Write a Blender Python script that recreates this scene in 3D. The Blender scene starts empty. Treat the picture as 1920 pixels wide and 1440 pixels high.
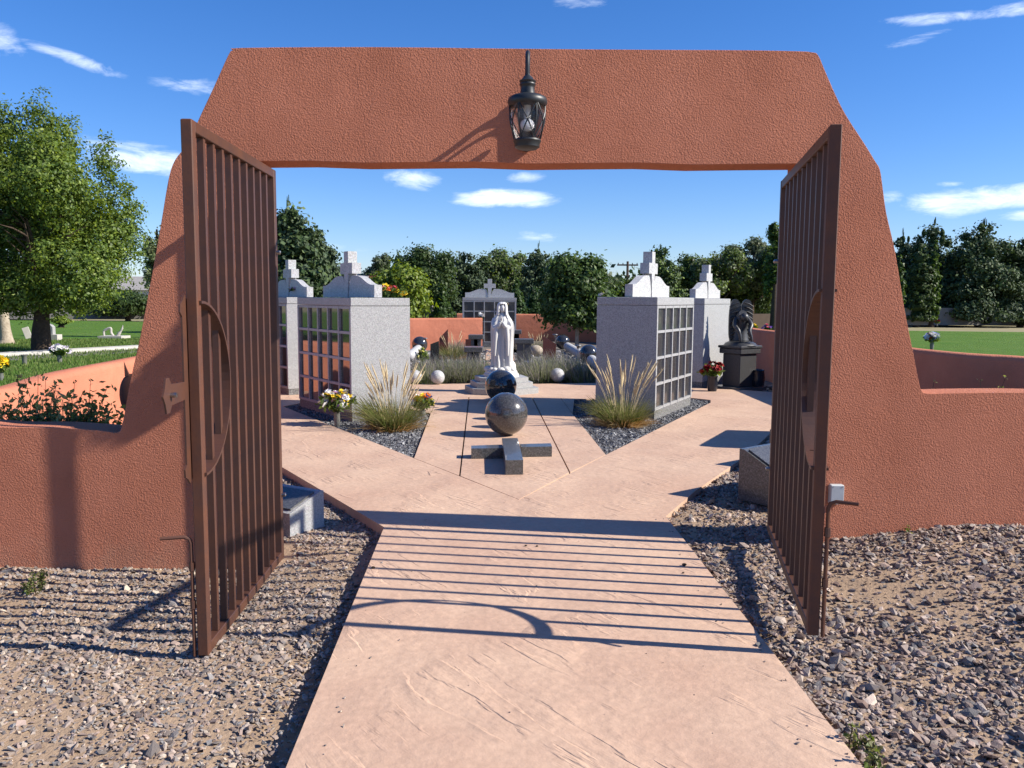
import bpy, math, random
import numpy as np
from mathutils import Vector, Matrix, geometry
random.seed(7); rng = np.random.default_rng(7)
S = bpy.context.scene; C = S.collection
PI = math.pi

# ---------------------------------------------------------------- camera, world, sun, exposure
FOC, HCAM = 1553.0, 1.6
PITCH = math.atan(160/FOC); ROLL = math.radians(0.4)
cam = bpy.data.cameras.new('camera'); camo = bpy.data.objects.new('camera', cam); C.objects.link(camo)
cam.sensor_width = 36; cam.lens = FOC/1920*36; cam.clip_start = .05; cam.clip_end = 2000
camo.matrix_world = Matrix.Translation((0,0,HCAM)) @ Matrix.Rotation(PI/2-PITCH,4,'X') @ Matrix.Rotation(ROLL,4,'Z')
S.camera = camo
S.view_settings.view_transform = 'Standard'; S.view_settings.look = 'None'
S.view_settings.exposure = 1.0; S.view_settings.gamma = 1; S.view_settings.use_curve_mapping = False
SUN_EL = math.radians(35); TH = math.radians(8.2)
sun_dir = Vector((math.cos(TH)*math.cos(SUN_EL), -math.sin(TH)*math.cos(SUN_EL), math.sin(SUN_EL)))
sl = bpy.data.lights.new('sun','SUN'); sl.energy = 4.3; sl.angle = math.radians(.53); sl.color = (1,.93,.82)
so = bpy.data.objects.new('sun', sl); C.objects.link(so)
so.rotation_euler = sun_dir.to_track_quat('Z','Y').to_euler()

def ray(x, y):
    dx, dy = x-960, y-720; c, s = math.cos(ROLL), math.sin(ROLL)
    u = (dx*c+dy*s)/FOC; v = -(-dx*s+dy*c)/FOC
    return u, math.cos(PITCH)+v*math.sin(PITCH), -math.sin(PITCH)+v*math.cos(PITCH)
def G(x, y, z=0):            # the point at height z seen along a measured direction
    a,b,c = ray(x,y); t=(z-HCAM)/c; return (a*t,b*t,z)
def A(x, y, D):              # the point at forward distance D
    a,b,c = ray(x,y); t=D/b; return (a*t,D,HCAM+c*t)

w = bpy.data.worlds.new('World'); S.world = w; w.use_nodes = True
nt = w.node_tree; N = nt.nodes; L = nt.links; N.clear()
def nd(nt, t, **k):
    n = nt.nodes.new(t)
    for a,b in k.items():
        if a.startswith('i_'): n.inputs[a[2:]].default_value = b
        else: setattr(n,a,b)
    return n
sky = nd(nt,'ShaderNodeTexSky'); sky.sky_type='NISHITA'; sky.sun_disc=False
sky.sun_elevation=SUN_EL; sky.sun_rotation=math.atan2(sun_dir.x, sun_dir.y)
sky.altitude=200; sky.air_density=1.0; sky.dust_density=.15; sky.ozone_density=3.0
hs = nd(nt,'ShaderNodeHueSaturation'); hs.inputs['Saturation'].default_value=1.18; hs.inputs['Value'].default_value=1.0
tn = nd(nt,'ShaderNodeMix',data_type='RGBA',blend_type='MULTIPLY'); tn.inputs[0].default_value=1; tn.inputs[7].default_value=(.92,1.0,1.30,1)
L.new(sky.outputs[0], tn.inputs[6]); L.new(tn.outputs[2], hs.inputs['Color'])
tc = nd(nt,'ShaderNodeTexCoord'); sep = nd(nt,'ShaderNodeSeparateXYZ'); L.new(tc.outputs['Generated'], sep.inputs[0])
def mth(op, a, b=None, nt=nt, clamp=False):
    n = nt.nodes.new('ShaderNodeMath'); n.operation=op; n.use_clamp=clamp
    for i,v in enumerate((a,b)):
        if v is None: continue
        if isinstance(v,(int,float)): n.inputs[i].default_value=v
        else: nt.links.new(v,n.inputs[i])
    return n.outputs[0]
az = mth('ARCTAN2', sep.outputs[0], sep.outputs[1]); el = mth('ARCSINE', sep.outputs[2])
cx = nd(nt,'ShaderNodeCombineXYZ'); L.new(az,cx.inputs[0]); L.new(mth('MULTIPLY',el,3.2),cx.inputs[1])
n1 = nd(nt,'ShaderNodeTexNoise'); L.new(cx.outputs[0],n1.inputs['Vector'])
n1.inputs['Scale'].default_value=17; n1.inputs['Detail'].default_value=10; n1.inputs['Roughness'].default_value=.66; n1.inputs['Distortion'].default_value=.5
nz = mth('MULTIPLY', mth('SUBTRACT', n1.outputs[0], .5), 2.6)
clouds = [(945,373,84,15,0,1.25),(880,368,30,7,8,.8),(780,338,50,14,8,.75),(1010,444,36,8,4,.55),(985,333,30,7,0,.4),(128,107,62,9,14,.6),(2,78,26,20,10,.55),
 (355,163,44,10,0,.4),(275,303,75,20,2,.9),(185,268,35,12,0,.5),(240,276,50,9,0,.5),(1745,36,62,8,2,.65),(1722,72,42,6,-8,.4),(1905,18,50,9,2,.75),
 (1850,370,110,19,-3,1.0),(1790,388,50,14,0,.6),(1668,374,20,9,0,.5),(1915,405,30,8,0,.6),(1085,6,45,9,0,.5),(560,463,90,7,0,.25),(1790,345,22,4,0,.5),(1850,350,20,4,0,.5)]
# others where the camera does not look, of the same kind
for k in range(22):
    clouds.append((None, random.uniform(.75,5.5), random.uniform(.06,.7), random.uniform(.03,.09), random.uniform(.006,.02), random.uniform(.4,.9)))
acc = None
for c in clouds:
    if c[0] is None: _,a0,e0,wa,we,st = c; tl=0; a0 = a0 if a0<PI else a0-2*PI
    else:
        x,y,hw,hh,tl,st = c; r = Vector(ray(x,y)).normalized(); a0=math.atan2(r.x,r.y); e0=math.asin(r.z); wa=hw/FOC; we=hh/FOC
    da = mth('SUBTRACT',az,a0); de = mth('SUBTRACT',el,e0); t=math.radians(tl)
    p = mth('DIVIDE', mth('SUBTRACT', mth('MULTIPLY',da,math.cos(t)), mth('MULTIPLY',de,math.sin(t))), wa)
    q = mth('DIVIDE', mth('ADD', mth('MULTIPLY',da,math.sin(t)), mth('MULTIPLY',de,math.cos(t))), we)
    r2 = mth('ADD', mth('MULTIPLY',p,p), mth('MULTIPLY',q,q))
    m = mth('MULTIPLY', mth('SUBTRACT', 1.0, mth('MULTIPLY', r2, .62)), st)
    acc = m if acc is None else mth('MAXIMUM', acc, m)
mask = mth('MULTIPLY', mth('ADD', acc, mth('MULTIPLY', nz, 1.15)), 1.0)
mask = mth('MULTIPLY', mth('MULTIPLY', mask, mth('GREATER_THAN', acc, -3)), 1.0, clamp=True)
gate = mth('ADD', acc, .55, clamp=True)
mask = mth('MULTIPLY', mth('POWER', mask, 1.2), gate, clamp=True)
mask = mth('MULTIPLY', mask, .8)
mx = nd(nt,'ShaderNodeMix',data_type='RGBA'); L.new(mask,mx.inputs[0]); L.new(hs.outputs[0],mx.inputs[6]); mx.inputs[7].default_value=(9.5,10.5,12,1)
bg = nd(nt,'ShaderNodeBackground'); bg.inputs['Strength'].default_value=.065; L.new(mx.outputs[2],bg.inputs[0])
wo = nd(nt,'ShaderNodeOutputWorld'); L.new(bg.outputs[0],wo.inputs[0])

# ---------------------------------------------------------------- materials
M = {}
def mat(name, col, rough=.8, var=.0, vscale=5, bump=None, spec=.5, metal=0, col2=None, attr=False, sub=None):
    """col base, col2 second colour mixed by noise, bump list of (scale, distance, detail)"""
    m = bpy.data.materials.new(name); m.use_nodes=True; t=m.node_tree; b=t.nodes['Principled BSDF']
    b.inputs['Roughness'].default_value=rough; b.inputs['Metallic'].default_value=metal
    b.inputs['Specular IOR Level'].default_value=spec
    tcn = nd(t,'ShaderNodeTexCoord'); vec = tcn.outputs['Object']
    if attr:
        at = nd(t,'ShaderNodeAttribute'); at.attribute_name='tint'; colout=at.outputs['Color']
    else:
        rgb = nd(t,'ShaderNodeRGB'); rgb.outputs[0].default_value=(*col,1); colout=rgb.outputs[0]
    if var or col2:
        n = nd(t,'ShaderNodeTexNoise'); n.inputs['Scale'].default_value=vscale; n.inputs['Detail'].default_value=7; n.inputs['Roughness'].default_value=.65
        t.links.new(vec,n.inputs['Vector'])
        mxn = nd(t,'ShaderNodeMix',data_type='RGBA')
        mr = nd(t,'ShaderNodeMapRange'); mr.inputs[1].default_value=.3; mr.inputs[2].default_value=.7
        t.links.new(n.outputs[0],mr.inputs[0]); t.links.new(mr.outputs[0],mxn.inputs[0])
        t.links.new(colout,mxn.inputs[6])
        if col2: mxn.inputs[7].default_value=(*col2,1)
        else: mxn.inputs[7].default_value=(*[c*(1-var) for c in col],1)
        colout = mxn.outputs[2]
    t.links.new(colout,b.inputs['Base Color'])
    last=None
    for (sc,dist,det) in (bump or []):
        n = nd(t,'ShaderNodeTexNoise'); n.inputs['Scale'].default_value=sc; n.inputs['Detail'].default_value=det; n.inputs['Roughness'].default_value=.6
        t.links.new(vec,n.inputs['Vector'])
        bp = nd(t,'ShaderNodeBump'); bp.inputs['Distance'].default_value=dist; bp.inputs['Strength'].default_value=1
        t.links.new(n.outputs[0],bp.inputs['Height'])
        if last: t.links.new(last,bp.inputs['Normal'])
        last=bp.outputs[0]
    if last: t.links.new(last,b.inputs['Normal'])
    M[name]=m; return m
mat('stucco',(.55,.215,.132),.95,col2=(.46,.17,.10),vscale=1.7,bump=[(1.3,.04,2),(98,.0145,3)],spec=.15)
mat('stucco_far',(.56,.215,.13),.95,col2=(.44,.155,.092),vscale=1.2,bump=[(1.4,.04,3),(60,.008,2)],spec=.15)
mat('steel',(.055,.026,.021),.5,col2=(.095,.037,.019),vscale=6,bump=[(60,.0006,3)],spec=.5)
mat('steel_rust',(.125,.042,.016),.65,col2=(.060,.027,.02),vscale=6,bump=[(60,.0006,3)])
mat('black_metal',(.018,.022,.026),.45,var=.3,vscale=30,spec=.5)
mat('grey_box',(.50,.53,.54),.5,var=.12,vscale=20)
mat('bolt_metal',(.4,.4,.38),.3,metal=1)
mat('soil',(.40,.285,.19),.95,col2=(.29,.21,.145),vscale=6,bump=[(40,.01,5)],spec=.1)
mat('soil_dark',(.13,.12,.115),.95,col2=(.22,.19,.16),vscale=9,bump=[(60,.015,4)],spec=.1)
mat('dirt',(.32,.27,.18),.95,col2=(.22,.21,.10),vscale=.25,spec=.1)
mat('lawn',(.065,.150,.014),.9,col2=(.105,.175,.028),vscale=.55,bump=[(30,.04,4)],spec=.15)
mat('dry_grass',(.27,.25,.11),.95,col2=(.16,.20,.06),vscale=.2,bump=[(20,.04,4)],spec=.1)
mat('asphalt',(.13,.125,.12),.9,col2=(.17,.16,.15),vscale=2,bump=[(60,.004,3)])
mat('curb',(.55,.53,.48),.85,var=.2,vscale=3)
mat('rocks',(.3,.3,.3),.85,attr=True,bump=[(150,.002,2)],spec=.25)
mat('bark',(.085,.062,.045),.95,col2=(.045,.033,.025),vscale=12,bump=[(18,.03,4)],spec=.1)
mat('pale_bark',(.46,.40,.32),.9,col2=(.25,.2,.15),vscale=8,bump=[(18,.02,4)],spec=.1)
mat('pale_stone',(.50,.47,.43),.8,var=.2,vscale=6)
mat('white_stone',(.60,.59,.57),.6,var=.06,vscale=9,spec=.4)
mat('brick_red',(.30,.085,.05),.9,var=.3,vscale=8)
mat('plaster_grey',(.20,.19,.18),.9,var=.3,vscale=.7)
mat('roof',(.32,.30,.28),.85,var=.2,vscale=2)
mat('wood_pole',(.10,.065,.045),.9,var=.3,vscale=3)
mat('vase',(.17,.17,.16),.4,var=.2)
mat('vase_dark',(.015,.017,.025),.25)
mat('red_granite',(.16,.055,.042),.25,col2=(.09,.035,.03),vscale=60)
mat('lamp_steel',(.25,.24,.22),.35,metal=.8)

def weather(m, zlo, zhi, col):
    # splash of soil low down and faint rain streaks, broken by noise
    t=m.node_tree; b=t.nodes['Principled BSDF']; src=b.inputs['Base Color'].links[0].from_socket
    c=nd(t,'ShaderNodeTexCoord'); sp=nd(t,'ShaderNodeSeparateXYZ'); t.links.new(c.outputs['Object'],sp.inputs[0])
    n=nd(t,'ShaderNodeTexNoise'); n.inputs['Scale'].default_value=7; n.inputs['Detail'].default_value=8; n.inputs['Roughness'].default_value=.7; t.links.new(c.outputs['Object'],n.inputs[0])
    h=mth('DIVIDE', mth('SUBTRACT',zhi,sp.outputs[2],nt=t), zhi-zlo, nt=t)
    f=mth('MULTIPLY', mth('SUBTRACT', mth('ADD',h,mth('MULTIPLY',n.outputs[0],1.4,nt=t),nt=t), 1.15,nt=t), .9, nt=t, clamp=True)
    mx=nd(t,'ShaderNodeMix',data_type='RGBA'); t.links.new(mth('MULTIPLY',f,.55,nt=t),mx.inputs[0]); t.links.new(src,mx.inputs[6]); mx.inputs[7].default_value=(*col,1)
    mp=nd(t,'ShaderNodeMapping'); mp.inputs['Scale'].default_value=(9,9,.5); t.links.new(c.outputs['Object'],mp.inputs[0])
    n2=nd(t,'ShaderNodeTexNoise'); n2.inputs['Scale'].default_value=1; n2.inputs['Detail'].default_value=5; t.links.new(mp.outputs[0],n2.inputs[0])
    f2=mth('MULTIPLY', mth('SUBTRACT',n2.outputs[0],.56,nt=t), 2.2, nt=t, clamp=True)
    mx2=nd(t,'ShaderNodeMix',data_type='RGBA'); t.links.new(mth('MULTIPLY',f2,.5,nt=t),mx2.inputs[0]); t.links.new(mx.outputs[2],mx2.inputs[6]); mx2.inputs[7].default_value=(.36,.125,.072,1)
    t.links.new(mx2.outputs[2],b.inputs['Base Color'])
weather(M['stucco'],-.2,.22,(.42,.29,.20)); weather(M['stucco_far'],-.2,.15,(.40,.28,.2))

def granite(name, base, dark, light, rough, scale=90, spec=.5, polish=0):
    m = bpy.data.materials.new(name); m.use_nodes=True; t=m.node_tree; b=t.nodes['Principled BSDF']
    b.inputs['Roughness'].default_value=rough; b.inputs['Specular IOR Level'].default_value=spec
    if polish: b.inputs['Coat Weight'].default_value=polish; b.inputs['Coat Roughness'].default_value=.04
    tcn=nd(t,'ShaderNodeTexCoord')
    n=nd(t,'ShaderNodeTexNoise'); n.inputs['Scale'].default_value=scale; n.inputs['Detail'].default_value=4; n.inputs['Roughness'].default_value=.8
    v=nd(t,'ShaderNodeTexVoronoi'); v.inputs['Scale'].default_value=scale*1.8
    t.links.new(tcn.outputs['Object'],n.inputs[0]); t.links.new(tcn.outputs['Object'],v.inputs[0])
    r=nd(t,'ShaderNodeValToRGB'); e=r.color_ramp.elements; e[0].position=.36; e[0].color=(*dark,1); e[1].position=.62; e[1].color=(*light,1)
    x=e.new(.5); x.color=(*base,1); t.links.new(n.outputs[0],r.inputs[0])
    mxn=nd(t,'ShaderNodeMix',data_type='RGBA'); mxn.inputs[0].default_value=.22; mxn.blend_type='OVERLAY'
    t.links.new(r.outputs[0],mxn.inputs[6]); t.links.new(v.outputs['Color'],mxn.inputs[7])
    hsn=nd(t,'ShaderNodeHueSaturation'); hsn.inputs['Saturation'].default_value=.25 if name!='granite_black' else .5
    t.links.new(mxn.outputs[2],hsn.inputs['Color']); t.links.new(hsn.outputs[0],b.inputs['Base Color'])
    M[name]=m; return m
granite('granite_grey',(.28,.285,.29),(.17,.175,.18),(.39,.395,.40),.55)
granite('granite_light',(.36,.365,.37),(.27,.275,.28),(.46,.465,.47),.6,40)
granite('granite_mid',(.068,.069,.067),(.034,.034,.033),(.13,.132,.128),.35,70,.5,.3)
granite('granite_black',(.022,.024,.027),(.010,.010,.012),(.05,.05,.055),.12,70,.5,.8)
granite('granite_angel',(.028,.030,.034),(.015,.015,.018),(.06,.06,.065),.42,70,.5)
granite('granite_brown',(.055,.048,.041),(.022,.019,.017),(.09,.08,.07),.2,60,.5,.6)
granite('granite_door',(.036,.033,.031),(.02,.018,.017),(.065,.06,.056),.3,60,.5,.5)
granite('granite_door_dark',(.035,.03,.027),(.02,.018,.016),(.07,.06,.055),.05,60,.6,1)
granite('granite_rough',(.15,.145,.14),(.07,.068,.066),(.26,.25,.24),.9,45,.2)

def leafmat(name, rough=.55, trans=.35):
    m=bpy.data.materials.new(name); m.use_nodes=True; t=m.node_tree; b=t.nodes['Principled BSDF']
    at=nd(t,'ShaderNodeAttribute'); at.attribute_name='tint'
    b.inputs['Roughness'].default_value=rough; b.inputs['Specular IOR Level'].default_value=.35
    t.links.new(at.outputs['Color'],b.inputs['Base Color'])
    tr=nd(t,'ShaderNodeBsdfTranslucent'); h=nd(t,'ShaderNodeHueSaturation'); h.inputs['Hue'].default_value=.48; h.inputs['Saturation'].default_value=1.15; h.inputs['Value'].default_value=1.3
    t.links.new(at.outputs['Color'],h.inputs['Color']); t.links.new(h.outputs[0],tr.inputs[0])
    mxs=nd(t,'ShaderNodeMixShader'); mxs.inputs[0].default_value=trans
    t.links.new(b.outputs[0],mxs.inputs[1]); t.links.new(tr.outputs[0],mxs.inputs[2])
    t.links.new(mxs.outputs[0],t.nodes['Material Output'].inputs[0]); M[name]=m
leafmat('leaf',.5,.42); leafmat('needle',.7,.12); leafmat('blade',.6,.35); leafmat('petal',.6,.3)

# clear lantern glass
m=bpy.data.materials.new('glass'); m.use_nodes=True; b=m.node_tree.nodes['Principled BSDF']
b.inputs['Transmission Weight'].default_value=1; b.inputs['Roughness'].default_value=.25; b.inputs['IOR'].default_value=1.25; b.inputs['Base Color'].default_value=(.93,.95,.97,1); M['glass']=m
m=bpy.data.materials.new('bulb'); m.use_nodes=True; b=m.node_tree.nodes['Principled BSDF']
b.inputs['Base Color'].default_value=(.85,.85,.85,1); b.inputs['Roughness'].default_value=.2; M['bulb']=m

# stamped pink concrete: slate texture relief, soft stains
m=bpy.data.materials.new('concrete'); m.use_nodes=True; t=m.node_tree; b=t.nodes['Principled BSDF']
b.inputs['Roughness'].default_value=.75; b.inputs['Specular IOR Level'].default_value=.25
tcn=nd(t,'ShaderNodeTexCoord'); ob=tcn.outputs['Object']
n=nd(t,'ShaderNodeTexNoise'); n.inputs['Scale'].default_value=1.1; n.inputs['Detail'].default_value=8; n.inputs['Roughness'].default_value=.6; t.links.new(ob,n.inputs[0])
r=nd(t,'ShaderNodeValToRGB'); e=r.color_ramp.elements; e[0].position=.3; e[0].color=(.46,.297,.213,1); e[1].position=.7; e[1].color=(.555,.388,.278,1)
x=e.new(.5); x.color=(.505,.342,.246,1); t.links.new(n.outputs[0],r.inputs[0])
n2=nd(t,'ShaderNodeTexNoise'); n2.inputs['Scale'].default_value=26; n2.inputs['Detail'].default_value=6; t.links.new(ob,n2.inputs[0])
mxn=nd(t,'ShaderNodeMix',data_type='RGBA',blend_type='OVERLAY'); mxn.inputs[0].default_value=.22; t.links.new(r.outputs[0],mxn.inputs[6]); t.links.new(n2.outputs[0],mxn.inputs[7])
# slate ridges: stepped height from a stretched, warped noise
mp=nd(t,'ShaderNodeMapping'); mp.inputs['Scale'].default_value=(.30,1.45,1); mp0=nd(t,'ShaderNodeMapping'); mp0.inputs['Rotation'].default_value=(0,0,math.radians(52)); t.links.new(ob,mp0.inputs[0]); t.links.new(mp0.outputs[0],mp.inputs[0])
n3=nd(t,'ShaderNodeTexNoise'); n3.inputs['Scale'].default_value=1.6; n3.inputs['Detail'].default_value=6; n3.inputs['Roughness'].default_value=.55; n3.inputs['Distortion'].default_value=.25; t.links.new(mp.outputs[0],n3.inputs[0])
st=mth('MULTIPLY',n3.outputs[0],9,nt=t); fr=mth('FRACT',st,nt=t); fl=mth('FLOOR',st,nt=t)
fp=mth('MULTIPLY', mth('SUBTRACT',fr,.86,nt=t), 7.0, nt=t, clamp=True); stp=mth('ADD',fl,fp,nt=t)
n4=nd(t,'ShaderNodeTexNoise'); n4.inputs['Scale'].default_value=2.1; n4.inputs['Detail'].default_value=3; t.links.new(ob,n4.inputs[0])
mk=mth('MULTIPLY', mth('SUBTRACT',n4.outputs[0],.47,nt=t), 9, nt=t, clamp=True)
hh=mth('ADD', mth('MULTIPLY',mth('SUBTRACT',stp,st,nt=t),1.0,nt=t), mth('MULTIPLY',n3.outputs[0],2.0,nt=t), nt=t)
hm=mth('MULTIPLY',hh,mk,nt=t)
bp=nd(t,'ShaderNodeBump'); bp.inputs['Distance'].default_value=.0055; bp.inputs['Strength'].default_value=1; t.links.new(hm,bp.inputs['Height'])
n5=nd(t,'ShaderNodeTexNoise'); n5.inputs['Scale'].default_value=14; n5.inputs['Detail'].default_value=7; n5.inputs['Roughness'].default_value=.6; t.links.new(ob,n5.inputs[0])
bp2=nd(t,'ShaderNodeBump'); bp2.inputs['Distance'].default_value=.006; t.links.new(n5.outputs[0],bp2.inputs['Height']); t.links.new(bp.outputs[0],bp2.inputs['Normal'])
n6=nd(t,'ShaderNodeTexNoise'); n6.inputs['Scale'].default_value=1.3; n6.inputs['Detail'].default_value=2; t.links.new(ob,n6.inputs[0])
bp3=nd(t,'ShaderNodeBump'); bp3.inputs['Distance'].default_value=.03; t.links.new(n6.outputs[0],bp3.inputs['Height']); t.links.new(bp2.outputs[0],bp3.inputs['Normal'])
t.links.new(bp3.outputs[0],b.inputs['Normal'])
# thin darker seams along the ridges
cr=mth('MULTIPLY', mth('GREATER_THAN',fr,.93,nt=t), mk, nt=t)
n7=nd(t,'ShaderNodeTexNoise'); n7.inputs['Scale'].default_value=3.3; n7.inputs['Detail'].default_value=3; t.links.new(ob,n7.inputs[0])
cr=mth('MULTIPLY',cr, mth('MULTIPLY',mth('SUBTRACT',n7.outputs[0],.52,nt=t),7,nt=t,clamp=True),nt=t)
cr=mth('MULTIPLY',cr,.55,nt=t)
mx3=nd(t,'ShaderNodeMix',data_type='RGBA'); t.links.new(cr,mx3.inputs[0]); t.links.new(mxn.outputs[2],mx3.inputs[6]); mx3.inputs[7].default_value=(.2,.12,.09,1)
t.links.new(mx3.outputs[2],b.inputs['Base Color']); M['concrete']=m

# ---------------------------------------------------------------- mesh helpers
class MB:
    def __init__(s): s.v=[]; s.f=[]
    def add(s, vs, fs, mtx=None):
        o=len(s.v)
        s.v += [tuple(mtx@Vector(p)) for p in vs] if mtx is not None else [tuple(p) for p in vs]
        s.f += [tuple(i+o for i in f) for f in fs]; return s
    def box(s, c, size, mtx=None, bev=0):
        x,y,z=[k/2 for k in size]
        if not bev:
            vs=[(c[0]+a*x,c[1]+b_*y,c[2]+d*z) for d in (-1,1) for b_ in (-1,1) for a in (-1,1)]
            return s.add(vs,[(0,2,3,1),(4,5,7,6),(0,1,5,4),(1,3,7,5),(3,2,6,7),(2,0,4,6)],mtx)
        e=bev; prof=[(x,y-e),(x-e,y),(-x+e,y),(-x,y-e),(-x,-y+e),(-x+e,-y),(x-e,-y),(x,-y+e)]
        lv=[(-z,e),(-z+e,0),(z-e,0),(z,e)]; vs=[];fs=[]
        for zz,ins in lv:
            for px,py in prof:
                vs.append((c[0]+px*(1-ins/x),c[1]+py*(1-ins/y),c[2]+zz))
        for k in range(3):
            for i in range(8):
                j=(i+1)%8; fs.append((k*8+i,k*8+j,k*8+8+j,k*8+8+i))
        fs.append(tuple(range(7,-1,-1))); fs.append(tuple(range(24,32)))
        return s.add(vs,fs,mtx)
    def prism(s, poly, z0, z1, mtx=None):     # poly CCW in xy
        n=len(poly); vs=[(p[0],p[1],z0) for p in poly]+[(p[0],p[1],z1) for p in poly]
        fs=[(i,(i+1)%n,n+(i+1)%n,n+i) for i in range(n)]+[tuple(range(n-1,-1,-1)),tuple(range(n,2*n))]
        return s.add(vs,fs,mtx)
    def tube(s, pts, rad, n=8, cap=True, flat=1.0):
        pts=[Vector(p) for p in pts]; R=rad if hasattr(rad,'__len__') else [rad]*len(pts); vs=[];fs=[]
        up=None
        for i,p in enumerate(pts):
            d=(pts[min(i+1,len(pts)-1)]-pts[max(i-1,0)]).normalized()
            if up is None: up=Vector((0,0,1)) if abs(d.z)<.9 else Vector((1,0,0))
            a=d.cross(up).normalized(); b_=a.cross(d).normalized(); up=b_
            for k in range(n):
                t=2*PI*k/n; vs.append(p+a*R[i]*math.cos(t)+b_*R[i]*flat*math.sin(t))
        for i in range(len(pts)-1):
            for k in range(n):
                j=(k+1)%n; fs.append((i*n+k,i*n+j,i*n+n+j,i*n+n+k))
        if cap: fs.append(tuple(range(n-1,-1,-1))); fs.append(tuple(range(len(vs)-n,len(vs))))
        return s.add(vs,fs)
    def lathe(s, prof, n=24, c=(0,0,0), mtx=None, fn=None):   # prof [(r,z)]
        vs=[];fs=[]
        for r,z in prof:
            for k in range(n):
                t=2*PI*k/n; rr=r*(fn(t,z) if fn else 1); vs.append((c[0]+rr*math.cos(t),c[1]+rr*math.sin(t),c[2]+z))
        for i in range(len(prof)-1):
            for k in range(n):
                j=(k+1)%n; fs.append((i*n+k,i*n+j,i*n+n+j,i*n+n+k))
        fs.append(tuple(range(n-1,-1,-1))); fs.append(tuple(range(len(vs)-n,len(vs))))
        return s.add(vs,fs,mtx)
    def sphere(s, c, r, n=24, m=14, sc=(1,1,1), mtx=None):
        prof=[(max(r*math.sin(PI*i/m),1e-4),-r*math.cos(PI*i/m)) for i in range(m+1)]
        vs=[];fs=[]
        for rr,z in prof:
            for k in range(n):
                t=2*PI*k/n; vs.append((c[0]+rr*math.cos(t)*sc[0],c[1]+rr*math.sin(t)*sc[1],c[2]+z*sc[2]))
        for i in range(m):
            for k in range(n):
                j=(k+1)%n; fs.append((i*n+k,i*n+j,i*n+n+j,i*n+n+k))
        return s.add(vs,fs,mtx)
    def build(s, name, m, parent=None, smooth=False, loc=None):
        me=bpy.data.meshes.new(name); me.from_pydata(s.v,[],s.f); me.validate(); me.update()
        if smooth:
            me.polygons.foreach_set('use_smooth',[True]*len(me.polygons))
            try: me.set_sharp_from_angle(angle=math.radians(smooth if smooth is not True else 40))
            except Exception: pass
        return link(name,me,m,parent,loc)
def link(name, me, m, parent=None, loc=None):
    if isinstance(m,str): m=M[m]
    if m and not me.materials: me.materials.append(m)
    o=bpy.data.objects.new(name,me); C.objects.link(o)
    if parent: o.parent=parent
    if loc: o.location=loc
    return o
def tag(o,label=None,cat=None,group=None,kind=None):
    if label:o['label']=label
    if cat:o['category']=cat
    if group:o['group']=group
    if kind:o['kind']=kind
    return o
def thing(name,label,cat,loc=(0,0,0),rz=0,group=None):
    o=bpy.data.objects.new(name,None); C.objects.link(o); o.location=loc; o.rotation_euler=(0,0,rz); o.empty_display_size=.2
    return tag(o,label,cat,group)
def copy_tree(o,parent=None):
    c=o.copy(); C.objects.link(c)
    if parent: c.parent=parent
    for ch in list(o.children): copy_tree(ch,c)
    return c
def dup(o,loc,rz,label,cat=None,group=None,scale=None):
    c=copy_tree(o); c.location=loc; c.rotation_euler=(0,0,rz); c['label']=label
    if group: c['group']=group
    if scale: c.scale=(scale,)*3 if not hasattr(scale,'__len__') else scale
    return c
def npmesh(name, V, F, tint=None, smooth=False):   # V (n,3), F (m,k) arrays, tint per vertex (n,3)
    me=bpy.data.meshes.new(name); k=F.shape[1]
    me.vertices.add(len(V)); me.vertices.foreach_set('co',V.astype(np.float32).ravel())
    me.loops.add(F.size); me.loops.foreach_set('vertex_index',F.astype(np.int32).ravel())
    me.polygons.add(len(F)); me.polygons.foreach_set('loop_start',np.arange(0,F.size,k,dtype=np.int32))
    me.update(calc_edges=True)
    if tint is not None:
        a=me.color_attributes.new('tint','FLOAT_COLOR','POINT')
        a.data.foreach_set('color',np.concatenate([tint,np.ones((len(tint),1))],1).astype(np.float32).ravel())
    me.polygons.foreach_set('use_smooth',[bool(smooth)]*len(me.polygons))
    return me
def inpoly(P, poly):
    x,y=P[:,0],P[:,1]; r=np.zeros(len(P),bool); n=len(poly)
    for i in range(n):
        x1,y1=poly[i][:2]; x2,y2=poly[(i+1)%n][:2]
        if y1==y2: continue
        c=((y1>y)!=(y2>y))&(x<(x2-x1)*(y-y1)/(y2-y1)+x1); r^=c
    return r
def smooth_path(pts, per=6, closed=False):     # Catmull-Rom
    pts=[Vector(p) for p in pts]; n=len(pts); out=[]
    rngi = range(n if closed else n-1)
    for i in rngi:
        p0=pts[(i-1)%n] if closed or i>0 else pts[0]; p1=pts[i]; p2=pts[(i+1)%n]; p3=pts[(i+2)%n] if closed or i+2<n else pts[-1]
        for k in range(per):
            t=k/per
            out.append(.5*((2*p1)+(-p0+p2)*t+(2*p0-5*p1+4*p2-p3)*t*t+(-p0+3*p1-3*p2+p3)*t**3))
    if not closed: out.append(pts[-1])
    return out
def slab(name, outer, holes, z0, z1, m, parent=None):
    loops=[[Vector((p[0],p[1],0)) for p in l] for l in [outer]+holes]
    tri=geometry.tessellate_polygon(loops); fl=[p for l in loops for p in l]; n=len(fl)
    vs=[(p.x,p.y,z1) for p in fl]+[(p.x,p.y,z0) for p in fl]; fs=[]
    for a,b_,c in tri:
        nn=(fl[b_]-fl[a]).cross(fl[c]-fl[a]).z
        fs.append((a,b_,c) if nn>0 else (a,c,b_))
    o=0
    for l in loops:
        k=len(l)
        for i in range(k): fs.append((o+i,o+(i+1)%k,n+o+(i+1)%k,n+o+i))
        o+=k
    b_=MB(); b_.v=vs; b_.f=fs
    return b_.build(name,m,parent)
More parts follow.
